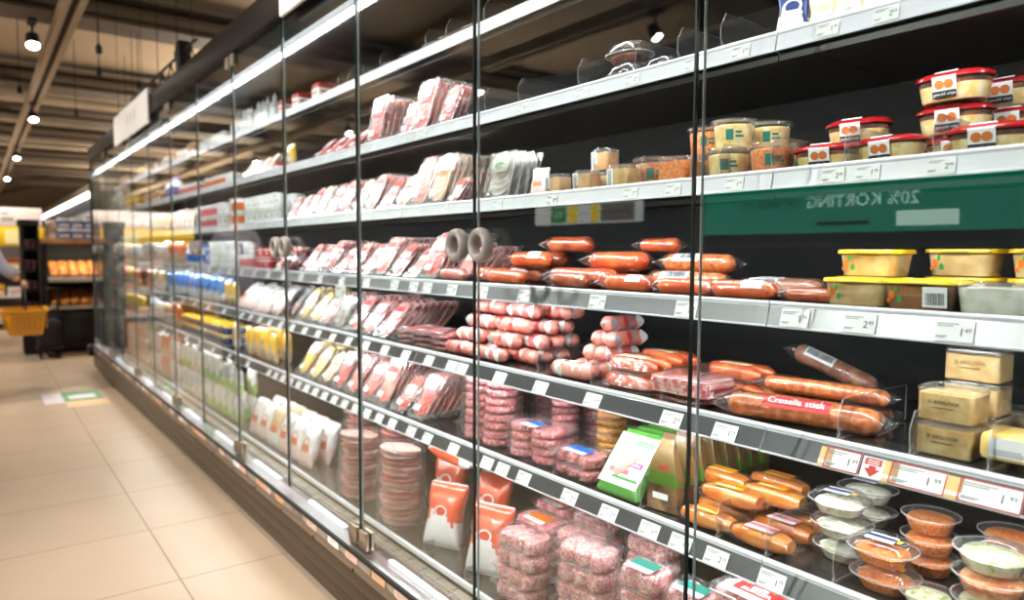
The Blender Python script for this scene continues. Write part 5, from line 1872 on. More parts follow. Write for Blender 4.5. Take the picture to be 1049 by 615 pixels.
for l in range(3):
    put('bw_red', 0, 1.42, 5, 'round clear bowl of orange salad behind, %s' % ('bottom of three', 'middle of three', 'top of three')[l], 'round salad bowls', Y=yat(962, 1.41), dz=l * (height('bw_red') * .92 + .001), s=.92)
    put('bw_red', 0, 1.44, 5, 'round clear bowl of orange salad behind the frame edge stack, %s' % ('bottom', 'middle', 'top')[l], 'round salad bowls', Y=yat(1040, 1.43) - .01, dz=l * (height('bw_red') * .92 + .001), s=.92)
put('bw_mix', 0, 1.272, 5, 'round clear bowl of pale salad low at the front, lid catching light', 'round salad bowls', Y=yat(966, 1.265) + .004, s=.72)
for j, px in enumerate((738, 790, 862, 657, 566)):
    put('dv_lo', 0, 1.2255, 5, 'clear divider on the sixth shelf, %s' % ('by the seam-side roll pouches', 'past the roll pouches', 'in front of the white salad clamshells', 'beside the green chicken packs', 'beside the patty packs')[j], 'dividers on the sixth shelf', Y=yat(px, 1.22), s=.92)
# door two of the sixth shelf
for j in range(4):
    put('greenpack', 0, 1.243 + j * .040, 5, 'green and white chicken strip pack leaning back, %s in the file' % ORD[j], 'green chicken strip packs', Y=1.215, ry=-R(50), s=.92)
for j in range(8):
    put('sachet', 0, 1.262 + j * .048, 5, 'dark pointed meat pouch, %s in the file beside green packs' % ORD[j], 'dark pointed pouches', Y=1.086, rz=.12, ry=.10, s=.95)
hp = height('pt') * .9 + .0012
PG = 'meat patty packs on the sixth shelf'
hp2 = height('pt2') * 1.05 + .0012
y1_ = yat(480, 1.28) - .095
for l in range(4):
    put('pt2', 0, 1.295 + .004 * l, 5, 'paired pink patty pack in the front stack, %s from below' % ORD[l], PG, Y=y1_, dz=l * hp2, s=1.05, rz=.03 * l)
put('pt2', 0, 1.298, 5, 'paired pink patty pack under the blue-labelled one', PG, Y=y1_ - .245, dz=0, s=1.05, rz=.02)
put('pt2_blue', 0, 1.300, 5, 'paired pink patty pack with blue label, front of the shelf', PG, Y=y1_ - .243, dz=hp2, s=1.05, rz=-.05)
for q, (X_, px, n, k_) in enumerate(((1.44, 522, 4, 'pt'), (1.44, 578, 4, 'pt'), (1.44, 626, 4, 'pt_sch'), (1.56, 560, 4, 'pt'), (1.56, 610, 4, 'pt'), (1.56, 655, 2, 'pt_sch'))):
    for l in range(n):
        put(k_, 0, X_, 5, '%s patty pack, %s stack behind the front, %s from below' % ('breaded' if k_ == 'pt_sch' else 'pink', ORD[q], ORD[l]), PG, Y=yat(px, X_ - .01), dz=l * hp, s=.9)
hm_ = height('mc_or') * .82 + .0012
hq = height('pt2_or') + .0012
put('mc_or', 0, 1.292, 5, 'flat patty tray with orange label, lower, in front of breaded ones', 'flat meat trays on the sixth shelf', Y=y1_ - .443, dz=0, s=.94)
put('mc_blue', 0, 1.292, 5, 'flat patty tray with blue label, upper, in front of breaded ones', 'flat meat trays on the sixth shelf', Y=y1_ - .441, dz=hm_ * 1.15 + .002, s=.92)
# doors three and four of the sixth shelf
put('dv_lo', 0, 1.2255, 5, 'clear divider lying beside the patty packs near the handles', 'dividers on the sixth shelf', Y=yat(472, 1.22) + .03, s=.92)
for j, (k_, n, s_, tl) in enumerate((('pk_ham2', 9, .98, 36), ('pk_sal', 8, .9, 44), ('pk_ham', 9, 1.05, 30), ('pk_ham2', 8, .98, 38), ('pk_ham', 8, .98, 36), ('pk_ham2', 8, .98, 34), ('pk_chick', 7, .95, 42), ('pk_yel', 7, 1.0, 40), ('pk_yel', 7, 1.0, 36))):
    lane(k_, 2.22 + .142 * j, 5, n, s=s_, tilt=tl)
block('bag_yel', 'yellow bag', yat(286, 1.28), yat(248, 1.28), 5, .145, 2, .07, 1.275, s=.9)
block('bag_tan', 'tan bag with white foot', yat(246, 1.28), yat(236, 1.28), 5, .14, 1, .07, 1.275, s=.8)
block('cup_navy', 'navy cup with yellow lid', yat(234, 1.28), yat(188, 1.28), 5, .10, 2, .1, 1.29, layers=2)
block(('bag_red', 'bag_tan', 'bag_wh',), ('orange-red bag with tan foot', 'tan bag', 'white bag',), yat(185, 1.28), yat(154, 1.28), 5, .15, 1, .07, 1.275, s=.95)
block('bag_yel', 'yellow tan bag', 7.4, 8.5, 5, .15, 1, .07, 1.275, s=.9)

# ===== bottom deck
XD = 1.215
MG = 'mince trays on the bottom deck'
hmn = height('mc') + .0012
for q, px in enumerate((524, 590)):
    for l in range((4, 5)[q]):
        put('mc' if (q + l) % 2 else 'mc_lab', 0, XD + .02 + .004 * l, 6, 'pink mince tray, front %s stack, %s from below' % (ORD[q], ORD[l]), MG, Y=yat(px + 6, XD), dz=l * hmn, rz=.05 * l)
for q, (X_, px, n) in enumerate(((1.38, 540, 4), (1.38, 594, 4), (1.38, 660, 3), (1.52, 560, 4), (1.52, 610, 4), (1.52, 670, 4))):
    for l in range(n):
        put('mc' if (q + l) % 3 else 'mc_or', 0, X_, 6, 'mince tray in the %s stack behind the front row, %s from below' % (ORD[q], ORD[l]), MG, Y=yat(px, X_ - .02) - (.052 if q in (0, 3) else 0), dz=l * hmn)
for q, (px, n) in enumerate(((664, 5), (716, 5))):
    for l in range(n):
        put('mc_gr', 0, XD + .01, 6, 'square mince tray with teal label, %s stack, %s from below' % (ORD[q], ORD[l]), 'teal-labelled mince trays', Y=yat(px, XD), dz=l * (height('mc_gr') + .0012), rz=.06)
for l in range(8):
    put('mc_beef', 0, XD + .02, 6, 'burger tray with large red label, %s from below' % ORD[l], 'red-labelled burger trays', Y=yat(768, XD) - .024, dz=l * (height('mc_beef') + .0012))
put('cl_green', 0, 1.20, 6, 'empty-looking clear tray standing before the mince, bottom deck', None, Y=yat(622, 1.18) + .0, s=.7, dz=0)
# snack bags
BGp = 'orange and white bags on the bottom deck'
for j, (X_, px, rz_) in enumerate(((1.235, 446, .45), (1.235, 492, .40), (1.43, 452, .45), (1.43, 496, .4))):
    put('bag_or', 0, X_, 6, 'orange and white bag leaning back, %s' % ('front, beside the ham stacks', 'front, under the ring handles', 'rear row, ham side', 'rear row, handle side')[j], BGp, Y=yat(px, X_ - .02), rz=rz_, ry=.28, s=.98)
put('bag_or', 0, 1.36, 6, 'orange and white bag lying flat on top of the standing bags', BGp, Y=yat(492, 1.36) - .02, rz=PI / 2 + .2, ry=R(82), s=.95, dz=.262)
# stacks of ham slices
HG = 'ham slice packs stacked on the bottom deck'
for q, (X_, px, n) in enumerate(((1.238, 404, 14), (1.238, 362, 13), (1.388, 404, 15), (1.388, 366, 15), (1.538, 410, 15), (1.538, 378, 15))):
    for l in range(n):
        k_ = ('hst_a', 'hst_b', 'hst_c')[(l + q) % 3]
        spawn(k_, X_ + RND.uniform(-.006, .006), yat(px, X_ - .02) + RND.uniform(-.004, .004), ZZ[6] + .0015 + l * .0205, 'pack of pink ham slices, %s stack on the bottom deck, %s from below' % (ORD[q], ORD[l]), HG, RND.uniform(-.06, .06))
for j, (px, k_, n_) in enumerate(((330, 'bag_wh', 2), (318, 'bag_wh', 2), (306, 'bag_wh', 2), (295, 'bag_tan', 2), (286, 'bag_wh', 2), (277, 'bag_wh', 2))):
    for q in range(n_):
        put(k_, 0, 1.20 + q * .085, 6, 'white bag with small orange print on the bottom deck, %s, row %s' % (ORD[j], DOORW[q]), 'white bags on the bottom deck', Y=3.20 + .15 * j, rz=.1, ry=.35, s=.98)
block(('bag_gr', 'bag_wh', 'bag_red',), ('white bag with green foot', 'white bag with red print', 'orange-red bag',), yat(250, 1.22), yat(186, 1.22), 6, .15, 2, .08, 1.20, s=.80, layers=2, lay_h=.168)
block(('bag_red', 'bag_wh',), ('orange bag', 'white bag',), yat(184, 1.22), yat(156, 1.22), 6, .15, 2, .08, 1.20, s=.80, layers=2, lay_h=.168)
block(('bag_tan', 'bag_red', 'bag_wh',), ('tan and orange bag', 'orange-red bag', 'white bag',), 6.9, 8.5, 6, .15, 1, .07, 1.20, s=.80, layers=2, lay_h=.168)
for j, px in enumerate((421, 462, 376, 520, 560, 610)):
    put('dv_lo', 0, 1.1605, 6, 'clear divider at the front of the bottom deck, %s from the ham stacks' % ORD[j], 'dividers on the bottom deck', Y=yat(px, 1.15) - .06, s=(.12, 1, .5))

# ------------------------------------------------------------------ price cards on the rails
for si in range(6):
    t = 0.006 if si < 3 else (0.010 if si == 3 else 0.020)
    a = math.atan(t / .035)
    xc = XF - .003 - t - .0030
    pxs = {3: [420, 434, 459, 490, 533, 608, 699, 811, 878, 976], 4: [460, 471, 510, 552, 606, 688, 744], 5: [418, 435, 462, 497, 513, 535, 583, 624, 667, 700, 738, 797],
           2: [425, 451, 505, 560, 640, 683, 745, 845, 880, 955], 1: [430, 462, 530, 590, 640, 700, 748, 835, 893], 0: [425, 470, 520]}[si]
    n = 0
    for px in pxs:
        o = spawn('pc%d' % ((n + si) % 6), xc, yat(px, 1.19), SH[si] - (.0395 if si > 2 else .030), 'white price card on the %s rail, %s counted from its camera end' % (SHW[si], ORD[len(pxs) - 1 - n]), 'price cards on the %s' % SHW[si], 0, a, 0, 1.0 if si > 2 else .74)
        n += 1
    y = yat(pxs[0], 1.19) + .14
    n = 0
    while y < 8.4:
        o = spawn('pc%d' % ((n * 3 + si) % 6), xc, y, SH[si] - (.0395 if si > 2 else .030), 'white price card on the %s rail beyond the ring handles, %s along' % (SHW[si], ORD[n] if n < 20 else 'further ' + ORD[n - 20]), 'price cards on the %s' % SHW[si], 0, a, 0, 1.0 if si > 2 else .74)
        n += 1
        y += {5: .105, 4: .16}.get(si, .23) if n < 14 else .36
t = .020
xc = XF - .003 - t - .0030
a = math.atan(t / .035)
put('pc_red', 0, xc, 4, 'red-framed price card at the start of the promotion strip', 'promotion cards on the fifth shelf', dz=-.0425, Y=yat(867, 1.19), ry=a)
put('pc_redw', 0, xc, 4, 'wide pale price card in the middle of the promotion strip', 'promotion cards on the fifth shelf', dz=-.0425, Y=yat(946, 1.19), ry=a)
put('pc_redw', 0, xc, 4, 'wide red-framed price card by the frame edge', 'promotion cards on the fifth shelf', dz=-.0425, Y=yat(1020, 1.19) - .004, ry=a)
mb = MB()
mb.box(-.0006, .0006, -.018, .018, 0, .036, 0)
M0 = frame((-.0010, 0, .018), (0, -1, 0), (0, 0, 1))
mb.quad((-.006, .016, .0001), (.006, .016, .0001), (.006, -.002, .0001), (-.006, -.002, .0001), 1, M0)
mb.add([(-.014, -.002, .0001), (.014, -.002, .0001), (0, -.016, .0001)], [(0, 2, 1)], 1, M0)
mb.quad((-.014, .016, .0002), (.014, .016, .0002), (.014, .004, .0002), (-.014, .004, .0002), 1, M0)
for q in range(3):
    mb.quad((-.010, .013 - q * .004, .0004), (.010, .013 - q * .004, .0004), (.010, .0115 - q * .004, .0004), (-.010, .0115 - q * .004, .0004), 0, M0)
proto('arrow', 'promotion_card', 'promotion card', mb.mesh('card', [CARD, RED], 0))
put('arrow', 0, xc, 4, 'white card with a red down arrow beside the red-framed price', None, dz=-.0425, Y=yat(899, 1.19), ry=a)
mb = MB()
mb.box(-.0006, .0006, -.012, .012, 0, .036, 0)
mb.box(-.0009, .0009, -.012, .012, .006, .012, 1)
proto('ylw', 'yellow_rail_tab', 'rail tab', mb.mesh('tab', [mat('pale orange tab', (250, 200, 130), .5), CARD], 0))
for j, px in enumerate((850, 918, 985)):
    put('ylw', 0, xc, 4, 'pale orange tab on the fifth shelf rail, %s of three toward the frame edge' % ORD[j], 'orange rail tabs', dz=-.0425, Y=yat(px, 1.19), ry=a)

# printed cards on the sill front
cols = [CARD, mat('pink strip card', (232, 190, 175), .5), mat('peach strip card', (226, 170, 120), .5), mat('grey strip card', (150, 138, 124), .5), mat('taupe strip card', (120, 106, 92), .5)]
SEQ = [0, 3, 1, 4, 3, 2, 1, 2, 3, 1]
SC_P = []
for q, m_ in enumerate(cols):
    mb = MB()
    mb.box(-.0005, .0005, -.045, .045, 0, .026, 0)
    mb.quad((-.0008, .03, .015), (-.0008, -.02, .015), (-.0008, -.02, .018), (-.0008, .03, .018), 1)
    mb.quad((-.0008, .03, .008), (-.0008, .0, .008), (-.0008, .0, .011), (-.0008, .03, .011), 1)
    proto('sill%d' % q, 'strip_card', 'printed card', mb.mesh('card', [m_, GREYP], 0))
y = 1.10
n = 0
NM = ['white', 'pink', 'peach', 'grey', 'taupe']
while y < 8.2:
    q = SEQ[n % 10]
    cnt = 1 + sum(1 for t_ in range(n) if SEQ[t_ % 10] == q)
    spawn('sill%d' % q, .9538, y, .2372, '%s strip card on the sill front, %s of its colour along' % (NM[q], ORD[min(cnt - 1, 19)]), 'strip cards on the sill')
    y += .098 if n % 3 else .15
    n += 1

# ------------------------------------------------------------------ signs over the cabinet
mb = MB()
mb.box(.955, .970, 5.30, 6.72, 2.11, 2.335, 0, bev=.004)
for q in range(3):
    mb.box(.9535, .9555, 5.75 + q * .14, 5.80 + q * .14, 2.19, 2.27, 1)
o = mb.obj('hanging_sign', [mat('white sign board', (226, 222, 216), .5), mat('pale sign print', (205, 198, 190), .5)])
tag(o, 'white rectangular sign board on the canopy far down the aisle', 'sign', 'signs on the canopy')
for yy in (5.5, 6.5):
    mb = MB()
    mb.tube([(.9625, yy, 2.335), (.9625, yy, 3.2)], .002, 6)
    c = mb.obj('hanging_wire', [BLACKM], o)
mb = MB()
mb.box(.955, .970, 2.30, 2.74, 2.135, 2.36, 0, bev=.004)
mb.box(.9535, .9555, 2.45, 2.60, 2.20, 2.28, 1)
o = mb.obj('hanging_sign', [MATS['white sign board'], MATS['pale sign print']])
tag(o, 'white sign board on the canopy, corner cut by the top of the frame', 'sign', 'signs on the canopy')

# ------------------------------------------------------------------ lattice bracket above the canopy
mb = MB()
for zt in (2.46, 2.62):
    mb.tube([(1.20, 5.0, zt), (1.20, 7.4, zt)], .010, 8)
for q in range(9):
    y = 5.0 + q * .3
    if y < 7.3:
        mb.tube([(1.20, y, 2.46), (1.20, y + .15, 2.62)], .006, 6)
        mb.tube([(1.20, y + .15, 2.62), (1.20, min(7.4, y + .3), 2.46)], .006, 6)
for y in (5.1, 6.2, 7.3):
    mb.tube([(1.20, y, 2.2965), (1.20, y, 2.47)], .010, 8)
    mb.tube([(1.20, y, 2.62), (1.20, y, 3.22)], .003, 6)
mb.box(1.16, 1.24, 5.30, 5.42, 2.44, 2.68, 0, bev=.004)
o = mb.obj('lattice_girder', [BLACKM])
tag(o, 'black lattice girder standing on top of the cabinet canopy', 'girder')
# suspension rods from the ceiling
for j, (x, y) in enumerate(((.9, 7.0), (1.25, 7.3), (.4, 8.2), (.95, 9.2), (.2, 10.0), (1.3, 6.0), (.8, 6.2), (1.5, 9.6))):
    mb = MB()
    mb.tube([(x, y, 2.75), (x, y, CEIL - .002)], .004, 6)
    mb.lathe([(.02, 2.72), (.022, 2.73), (.022, 2.77), (.01, 2.79)], 0, 12, M=Matrix.Translation((x, y, 0)))
    o = mb.obj('ceiling_rod', [BLACKM])
    tag(o, 'thin black suspension rod hanging from the ceiling', 'ceiling rod', 'thin rods hanging from the ceiling')

# ------------------------------------------------------------------ floor sticker
mb = MB()
mb.box(.42, .56, 6.85, 7.35, .0005, .0015, 0)
mb.box(.56, .84, 6.90, 7.35, .0005, .0015, 1)
mb.box(.60, .80, 6.98, 7.18, .0015, .002, 0)
mb.box(.56, .86, 6.62, 6.88, .0005, .0015, 2)
o = mb.obj('floor_sticker', [mat('white vinyl', (225, 215, 220), .4), mat('green vinyl', (110, 168, 120), .4), mat('peach vinyl', (235, 196, 150), .4)], smooth=0)
tag(o, 'green, white and peach sticker flat on the aisle floor tiles', 'floor sticker')

# ------------------------------------------------------------------ end of the aisle
# bread stand facing the aisle
Ys = 10.3
bs = empty('bread_stand', (1.05, Ys + .3, 0))
tag(bs, 'black bread stand with two lit trays of golden rolls at the aisle end', 'bread stand')


def kid(mb, name, mats, p, **k):
    o = mb.obj(name, mats, p, **k)
    o.matrix_parent_inverse = Matrix.Translation(p.location).inverted()
    return o


X0s, X1s = .67, 1.62
WOOD = blend('light wood top', [(0.3, (150, 108, 70)), (0.6, (186, 142, 98))], 8, rough=.5, stretch=(1, 8, 1), bump=.05)
mb = MB()
mb.box(X0s, X1s, Ys, Ys + .6, .0, .50, 0, bev=.01)
mb.box(X0s + .04, X1s - .04, Ys - .01, Ys, .06, .44, 0)
kid(mb, 'base', [BLACKM], bs)
mb = MB()
mb.box(X0s, X0s + .035, Ys, Ys + .6, .50, 1.34, 0)
mb.box(X1s - .035, X1s, Ys, Ys + .6, .50, 1.34, 0)
mb.box(X0s, X1s, Ys + .56, Ys + .6, .50, 1.34, 0)
kid(mb, 'side_panel', [BLACKM], bs, smooth=0)
mb = MB()
mb.box(X0s - .02, X1s + .02, Ys - .03, Ys + .62, 1.34, 1.40, 0, bev=.005)
kid(mb, 'wooden_top', [WOOD], bs)
for j, z in enumerate((.54, .88)):
    mb = MB()
    Mt = Matrix.Translation((0, Ys, z)) @ Matrix.Rotation(R(22), 4, 'X')
    mb.box(X0s + .04, X1s - .04, 0, .50, 0, .015, 0, M=Mt)
    mb.box(X0s + .04, X1s - .04, -.005, .005, -.01, .045, 1, M=Mt)
    kid(mb, 'tray', [CHROME, WHITE], bs, smooth=0)
mb = MB()
lumps(mb, 0, 0, 0, .052, .052, .062, 0, 16, .06, 2)
proto('roll', 'bread_roll', 'bread roll', mb.mesh('roll', [BREADM], 60), [])
for j, z in enumerate((.54, .88)):
    for r_ in range(4):
        for c_ in range(8):
            yl = .07 + r_ * .112
            zz = z + .019 + yl * math.sin(R(22))
            spawn('roll', X0s + .11 + c_ * .106, Ys + yl * math.cos(R(22)), zz, 'golden bread roll, %s in row %s of the %s bread tray' % (ORD[c_], DOORW[r_], ('lower', 'upper')[j]), 'bread rolls on the stand', rx=R(22))
arealight('tray_fill_light', (1.14, Ys + .10, 1.31), (R(12), 0, 0), .85, .05, 3.0, (1, .84, .62))  # added lamps, one per tray, to brighten the rolls
arealight('tray_fill_light', (1.14, Ys + .03, .90), (R(12), 0, 0), .85, .04, 2.5, (1, .84, .62))
# goods and print on the stand top
for j, (x, k_) in enumerate(((.76, 'ct_white'), (.90, 'ct_blue'), (1.04, 'ct_blue'), (1.18, 'ct_blue'), (1.32, 'ct_blue'), (1.46, 'ct_red'))):
    for l in range(2):
        spawn(k_, x, Ys + .12, 1.4012 + l * (height(k_) * 1.25 + .0015), 'carton on the bread stand top, %s along, %s' % (ORD[j], ('lower', 'upper')[l]), 'cartons on the bread stand', PI / 2, s=1.25)
# slim dark rack beside the stand
mg = empty('magazine_rack', (.55, 10.32, 0))
tag(mg, 'slim black rack with dark printed pouches left of the bread stand'.replace('left of', 'beside'), 'rack')
mb = MB()
mb.box(.45, .48, 10.32, 10.72, 0, 1.55, 0)
mb.box(.615, .635, 10.32, 10.72, 0, 1.55, 0)
mb.box(.45, .635, 10.70, 10.72, 0, 1.55, 0)
mb.box(.43, .64, 10.30, 10.74, 1.55, 1.62, 0)
mb.box(.45, .635, 10.30, 10.72, 0, .45, 0)
kid(mb, 'frame', [BLACKM], mg, smooth=0)
for z in (.5, .75, 1.0, 1.25):
    mb = MB()
    mb.box(.48, .615, 10.32, 10.70, z, z + .012, 0)
    kid(mb, 'shelf', [DARKM], mg, smooth=0)
make_bag('bag_mag', mat('plum pouch', (150, 96, 130), .4, coat=.4), mat('slate pouch', (120, 124, 150), .4, coat=.4), mat('rose pouch', (190, 110, 130), .4), w=.085, h=.19, t=.03)
for j, z in enumerate((.513, .763, 1.013, 1.263)):
    for q in range(2):
        spawn('bag_mag', .514 + .064 * q, 10.40, z, 'plum and slate pouch on the slim rack, %s board, %s' % (ORD[j], ('aisle side', 'stand side')[q]), 'pouches on the slim rack', PI / 2, s=.66)
# black trolley with wheels in front of the stand
tr = empty('stock_trolley', (.70, 9.9, 0))
tag(tr, 'low black wheeled stock trolley parked before the bread stand', 'trolley')
mb = MB()
mb.box(.56, .78, 9.75, 10.22, .14, .42, 0, bev=.01)
mb.box(.58, .76, 9.77, 10.20, .42, .44, 0)
kid(mb, 'crate', [BLACKM], tr)
mb = MB()
mb.box(.54, .80, 9.73, 10.24, .11, .138, 0, bev=.004)
kid(mb, 'platform', [DARKM], tr)
for x in (.58, .76):
    for y in (9.8, 10.16):
        mb = MB()
        mb.lathe([(.03, -.012), (.048, -.012), (.05, 0), (.048, .012), (.03, .012)], 0, 18, M=Matrix.Translation((x, y, .05)) @ Matrix.Rotation(PI / 2, 4, 'Y'))
        mb.box(x - .016, x - .013, y - .01, y + .01, .05, .11, 0)
        mb.box(x + .013, x + .016, y - .01, y + .01, .05, .11, 0)
        kid(mb, 'wheel', [BLACKM], tr)
mb = MB()
mb.tube([(.55, 10.2, .14), (.55, 10.2, .80), (.79, 10.2, .80), (.79, 10.2, .14)], .012, 8)
kid(mb, 'push_handle', [DARKM], tr)

# far gondola with yellow and white headers
fg = empty('promotion_gondola', (-.1, 14.0, 0))
tag(fg, 'far shelving bay with bright yellow and white header boards', 'shelving bay')
mb = MB()
mb.box(-1.2, .92, 14.3, 14.34, 0, 1.9, 0)
for z in (.1, .5, .9):
    mb.box(-1.2, .92, 13.85, 14.3, z, z + .03, 1)
kid(mb, 'shelving', [mat('grey back board', (120, 112, 104), .7), RAILW], fg, smooth=0)
mb = MB()
mb.box(-1.2, .92, 13.80, 13.84, 1.32, 1.63, 0, bev=.004)
mb.box(.40, .72, 13.79, 13.80, 1.36, 1.58, 1)
mb.box(-.30, .02, 13.79, 13.80, 1.36, 1.58, 1)
kid(mb, 'yellow_header', [YELLOW, mat('pale yellow panel', (250, 236, 170), .5)], fg)
mb = MB()
mb.box(-1.2, .90, 13.80, 13.84, 1.64, 1.93, 0, bev=.004)
mb.box(.36, .52, 13.79, 13.80, 1.72, 1.78, 1)
mb.box(.36, .46, 13.79, 13.80, 1.82, 1.85, 1)
kid(mb, 'white_header', [mat('pinkish white board', (236, 222, 218), .5), GREYP], fg)
for j, z in enumerate((.131, .531, .931)):
    for q in range(6):
        k_ = ['ct_yel', 'ct_white', 'ct_red', 'ct_brn', 'ct_tan', 'ct_white'][(q + j * 2) % 6]
        spawn(k_, -.60 + q * .22, 13.92, z, 'box on the far shelving bay, %s board, %s along' % (ORD[j], ORD[q]), 'boxes on the far shelving bay', PI / 2, s=(1.2, 2.0, 1.5 if j < 3 else 1.4))
arealight('header_fill_light', (0, 13.2, 2.3), (R(35), 0, 0), 2.0, .1, 9, (1, .92, .8))  # added lamp, put here to brighten the header boards
# second cabinet stretch further down
f2 = empty('far_display_cabinet', (2.0, 17.0, 0))
tag(f2, 'far open display cabinet with a bright light strip beyond the bread stand', 'display cabinet')
mb = MB()
mb.box(1.45, 2.3, 13.2, 24.0, 0, .3, 0)
mb.box(2.2, 2.3, 13.2, 24.0, .3, 2.3, 0)
mb.box(1.5, 2.3, 13.2, 24.0, 2.2, 2.32, 0)
for z in (.7, 1.1, 1.5, 1.85):
    mb.box(1.6, 2.2, 13.2, 24.0, z, z + .03, 1)
kid(mb, 'body', [GRILLE, RAILW], f2, smooth=0)
mb = MB()
mb.box(1.50, 1.56, 13.3, 23.8, 2.13, 2.19, 0)
kid(mb, 'light_strip', [LEDF], f2, smooth=0)
for j, z in enumerate((.301, .731, 1.131, 1.531)):
    for q in range(8):
        k_ = ['ct_red', 'ct_blue', 'ct_white', 'ct_tan', 'ct_yel'][(q * 2 + j) % 5]
        spawn(k_, 1.72, 13.4 + q * .45, z, 'box on the far open cabinet, %s board, %s along' % (ORD[j], ORD[q]), 'boxes on the far open cabinet', 0, s=(1.5, 2.2, 2.0))

# ------------------------------------------------------------------ shopper with a yellow basket
BASK = mat('orange yellow basket plastic', (226, 158, 22), 0.4, coat=0.3)
bk = empty('shopping_basket', (.325, 7.30, .545))
bk.scale = (1.14, 1.14, 1.15)
tag(bk, 'orange-yellow plastic shopping basket carried at the aisle edge', 'basket')
mb = MB()
n = 28
outer = [(0.0, .20, .30, .03), (.008, .21, .31, .035), (.17, .27, .40, .05), (.178, .30, .43, .055), (.19, .30, .43, .055), (.19, .272, .40, .05), (.17, .262, .392, .045), (.012, .20, .30, .03)]
mb.rings(outer, 0, True, True, n)
o = mb.obj('basket_body', [BASK], bk)
mb = MB()
for sg in (-1, 1):
    for q in range(9):
        y = -.16 + q * .04
        mb.box(sg * .128 - .003, sg * .128 + .003, y - .006, y + .006, .05, .15, 0, M=Matrix.Identity(4))
    for q in range(6):
        x = -.09 + q * .036
        mb.box(x - .006, x + .006, sg * .188 - .003, sg * .188 + .003, .05, .15, 0)
mb.obj('side_ribs', [mat('darker basket yellow', (205, 138, 16), .4)], bk)
mb = MB()
mb.tube([(0, -.205, .18), (0, -.20, .26), (0, -.12, .335), (0, 0, .36), (0, .12, .335), (0, .20, .26), (0, .205, .18)], .007, 8)
mb.obj('carry_handle', [BLACKM], bk)
DKRED = mat('dark red wrapper', (120, 30, 34), .35, coat=.5)
make_bag('bag_dkr', DKRED, mat('dark plum wrapper', (70, 36, 40), .4), PINKP, w=.10, h=.16, t=.06)
for j, (dx_, dy_) in enumerate(((-.04, -.09), (.045, -.06), (-.03, .06), (.05, .09))):
    spawn('bag_dkr', .325 + dx_, 7.30 + dy_, .5625, 'dark red wrapped pack in the yellow basket, %s' % ('camera side', 'cabinet side', 'far side', 'far corner')[j], 'packs in the basket', rz=.4 * j, s=.92)

SKIN = mat('skin', (214, 160, 130), 0.5)
COAT = mat('grey lilac coat', (150, 146, 158), 0.8, bump=.3, bscale=40)
TROU = mat('dark trousers', (44, 44, 52), .8)
HAIR = blend('brown hair', [(0.3, (48, 32, 22)), (0.7, (84, 58, 38))], 60, rough=.6, stretch=(1, 1, .15), bump=.4)
SHOE = mat('black shoe', (24, 24, 26), .4)
pr = empty('person', (-.10, 7.36, 0))
tag(pr, 'person in a grey coat at the aisle edge holding the yellow basket', 'person')


def skin_obj(name, joints, edges, m, root=0, sub=2):
    me = bpy.data.meshes.new(name)
    me.from_pydata([j[0] for j in joints], edges, [])
    me.materials.append(m)
    o = bpy.data.objects.new(name, me)
    C.objects.link(o)
    o.parent = pr
    md = o.modifiers.new('skin', 'SKIN')
    md.use_smooth_shade = True
    for i_, j in enumerate(joints):
        sv = me.skin_vertices[0].data[i_]
        sv.radius = j[1] if isinstance(j[1], tuple) else (j[1], j[1])
        sv.use_root = (i_ == root)
    sd = o.modifiers.new('sub', 'SUBSURF')
    sd.levels = sd.render_levels = sub
    return o


# person faces along +Y (walking away), right arm holds the basket at x = .36
body = [((0, 0, .96), (.10, .08)), ((0, 0, 1.08), (.11, .085)), ((0, 0, 1.26), (.125, .09)), ((0, 0, 1.40), (.095, .07)), ((0, .005, 1.50), (.052, .050)), ((0, .015, 1.58), .052),
        ((.165, 0, 1.40), .050), ((.26, -.01, 1.14), .043), ((.40, -.03, .995), .030),
        ((-.165, 0, 1.40), .050), ((-.23, -.03, 1.13), .043), ((-.24, .08, .90), .030),
        ((.088, 0, .76), (.066, .070)), ((.10, .01, .48), .056), ((.10, -.02, .09), .038), ((.105, .10, .035), (.036, .03)),
        ((-.088, .01, .76), (.066, .070)), ((-.10, .12, .49), .056), ((-.10, .20, .10), .038), ((-.105, .32, .04), (.036, .03))]
ed = [(0, 1), (1, 2), (2, 3), (3, 4), (4, 5), (3, 6), (6, 7), (7, 8), (3, 9), (9, 10), (10, 11), (0, 12), (12, 13), (13, 14), (14, 15), (0, 16), (16, 17), (17, 18), (18, 19)]
skin_obj('body', body, ed, SKIN)
coat = [((0, .02, .74), (.200, .165)), ((0, .01, .92), (.192, .155)), ((0, 0, 1.09), (.162, .128)), ((0, 0, 1.26), (.172, .122)), ((0, 0, 1.40), (.128, .094)), ((0, .0, 1.505), (.072, .070)),
        ((.165, 0, 1.40), .066), ((.262, -.01, 1.14), .060), ((.385, -.028, 1.02), .048), ((-.165, 0, 1.40), .066), ((-.232, -.03, 1.13), .060), ((-.24, .07, .93), .048)]
skin_obj('coat', coat, [(0, 1), (1, 2), (2, 3), (3, 4), (4, 5), (4, 6), (6, 7), (7, 8), (4, 9), (9, 10), (10, 11)], COAT)
tro = [((0, 0, .96), (.125, .10)), ((.088, 0, .74), (.088, .095)), ((.10, .01, .48), .070), ((.10, -.02, .12), .056), ((-.088, .02, .74), (.088, .095)), ((-.10, .12, .49), .070), ((-.10, .195, .13), .056)]
skin_obj('trousers', tro, [(0, 1), (1, 2), (2, 3), (0, 4), (4, 5), (5, 6)], TROU)
